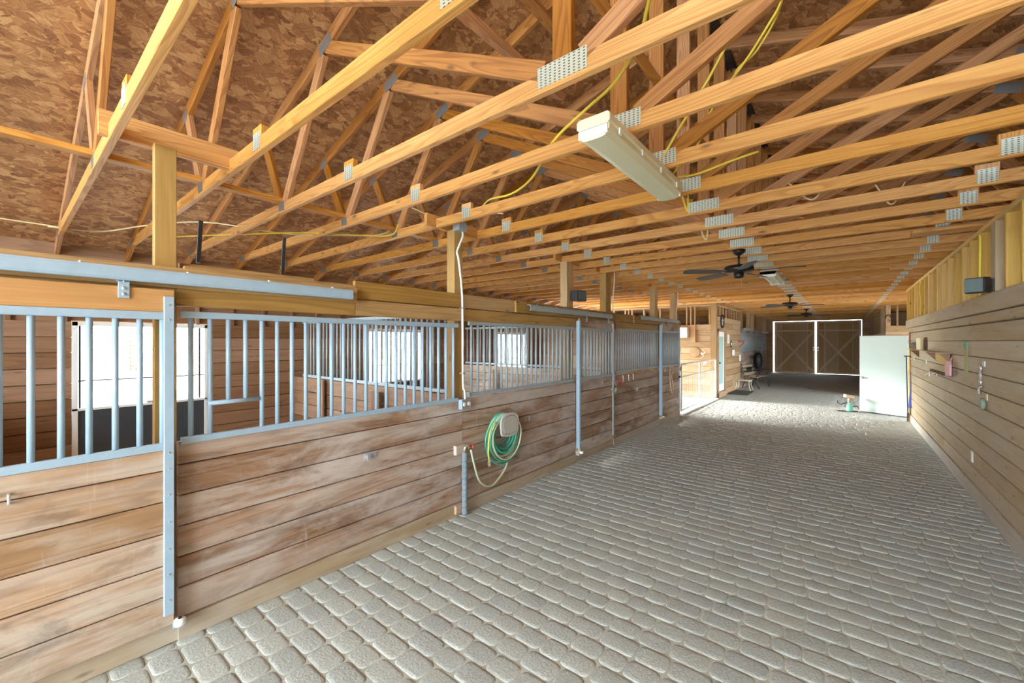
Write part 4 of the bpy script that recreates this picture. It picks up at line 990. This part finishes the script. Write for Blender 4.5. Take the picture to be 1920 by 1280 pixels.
t = thing('wall_shelf', (XL,16.6,1.75), 'small red-brown wooden bracket at the office wall end', 'bracket')
MB().box((XL,16.5,1.68),(XL+.18,16.9,1.74),1).build('shelf_board', M['redwood'], t); MB().beam((XL+.03,16.7,1.5),(XL+.17,16.7,1.70),.05,.04,(0,1,0)).build('shelf_bracket', M['redwood'], t)
t = thing('wall_outlet', (XL,16.8,1.1), 'white outlet at the far end of the office wall', 'outlet')
MB().box((XL,16.72,1.0),(XL+.03,16.86,1.22),2).build('cover_plate', M['white'], t)
t = thing('hanging_bag', (XL+.1,19.6,.5), 'black bag hanging on the far stall front', 'bag')
MB().lathe([(.03,.75),(.10,.72),(.15,.6),(.16,.4),(.14,.2),(.10,.05),(.02,.0)],(XL+.17,19.7,.5),14).build('bag_body', M['black'], t, smooth=True)
MB().tube([(XL+.05,19.7,1.35),(XL+.12,19.66,1.22)],.01,6).build('strap', M['black'], t)
t = thing('bridle', (XL+.1,20.4,.35), 'thin dark bridle hanging right of the black bag', 'bridle')
MB().tube(spline([(XL+.05,20.3,1.2),(XL+.1,20.2,.8),(XL+.1,20.4,.45),(XL+.1,20.6,.8),(XL+.05,20.45,1.2)],6),.022,6).build('strap', M['black'], t, smooth=True)
# bench
def bench():
    c = Vector((-2.52,17.45,0)); ang = math.radians(-8); Rm = Matrix.Rotation(ang,4,'Z')
    t = thing('garden_bench', tuple(c), 'garden bench with curled black iron ends and slatted seat', 'bench')
    P = lambda x,y,z: tuple(c+Rm@Vector((x,y,z)))
    for k in range(4): MB().beam(P(-.16+k*.11,-.6,.42),P(-.16+k*.11,.6,.42),.02,.085,(0,0,1)).build('seat_slat', M['rwall'], t)
    for k in range(3): MB().beam(P(-.22-k*.045,-.6,.52+k*.13),P(-.22-k*.045,.6,.52+k*.13),.095,.02,(0,0,1)).build('back_slat', M['rwall'], t)
    for y in (-.58,.58):
        MB().tube([P(*p) for p in spline([(-.33,y,.86),(-.27,y,.66),(-.21,y,.44),(-.22,y,.25),(-.30,y,.02)],5)],.02,6).build('leg', M['black'], t, smooth=True)
        MB().tube([P(*p) for p in spline([(-.2,y,.42),(.1,y,.40),(.2,y,.34),(.2,y,.18),(.27,y,.02)],5)],.02,6).build('leg', M['black'], t, smooth=True)
        MB().tube([P(*p) for p in spline([(-.25,y,.62),(.0,y,.66),(.2,y,.64),(.26,y,.57),(.2,y,.52),(.17,y,.42)],5)],.018,6).build('arm_rest', M['black'], t, smooth=True)
        MB().tube([P(*p) for p in arc((-.02,y,.27),.09,0,2*PI,12,'xz')],.012,6).build('scroll', M['black'], t, smooth=True)
    MB().beam(P(-.23,-.25,.66),P(-.23,.25,.66),.2,.03,(0,0,1)).build('back_panel', M['bronze'], t)
bench()
t = thing('side_table', (-2.72,16.25,0), 'small cream metal table in front of the bench', 'table')
MB().box((-2.95,16.0,.34),(-2.5,16.5,.37),0,ch=.01).build('table_top', M['cream'], t)
for sx in (-1,1):
    for sy in (-1,1): MB().tube([(-2.725+sx*.19,16.25+sy*.2,.34),(-2.725+sx*.19,16.25+sy*.2,.18),(-2.725+sx*.25,16.25+sy*.24,.0)],.014,6).build('leg', M['cream'], t, smooth=True)
o = MB().box((-3.0,14.72,.004),(-2.45,16.0,.022),1).build('door_mat', M['mat'], org=(-2.85,15.3,0)); o.location.x += .08; tag(o, 'dark mat on the pavers before the office wall', 'mat')
t = thing('horseshoe', (1.0,16.4,2.4), 'dark horseshoe ornament on the framed wall above the white door', 'ornament')
MB().tube(arc((1.01,16.43,2.42),.06,-PI*.2,PI*1.2,10,'xz'),.014,6).build('shoe', M['bronze'], t, smooth=True); MB().tube([(1.03,16.43,2.36),(1.06,16.43,2.27)],.014,6).build('hanging_strap', M['redwood'], t, smooth=True)
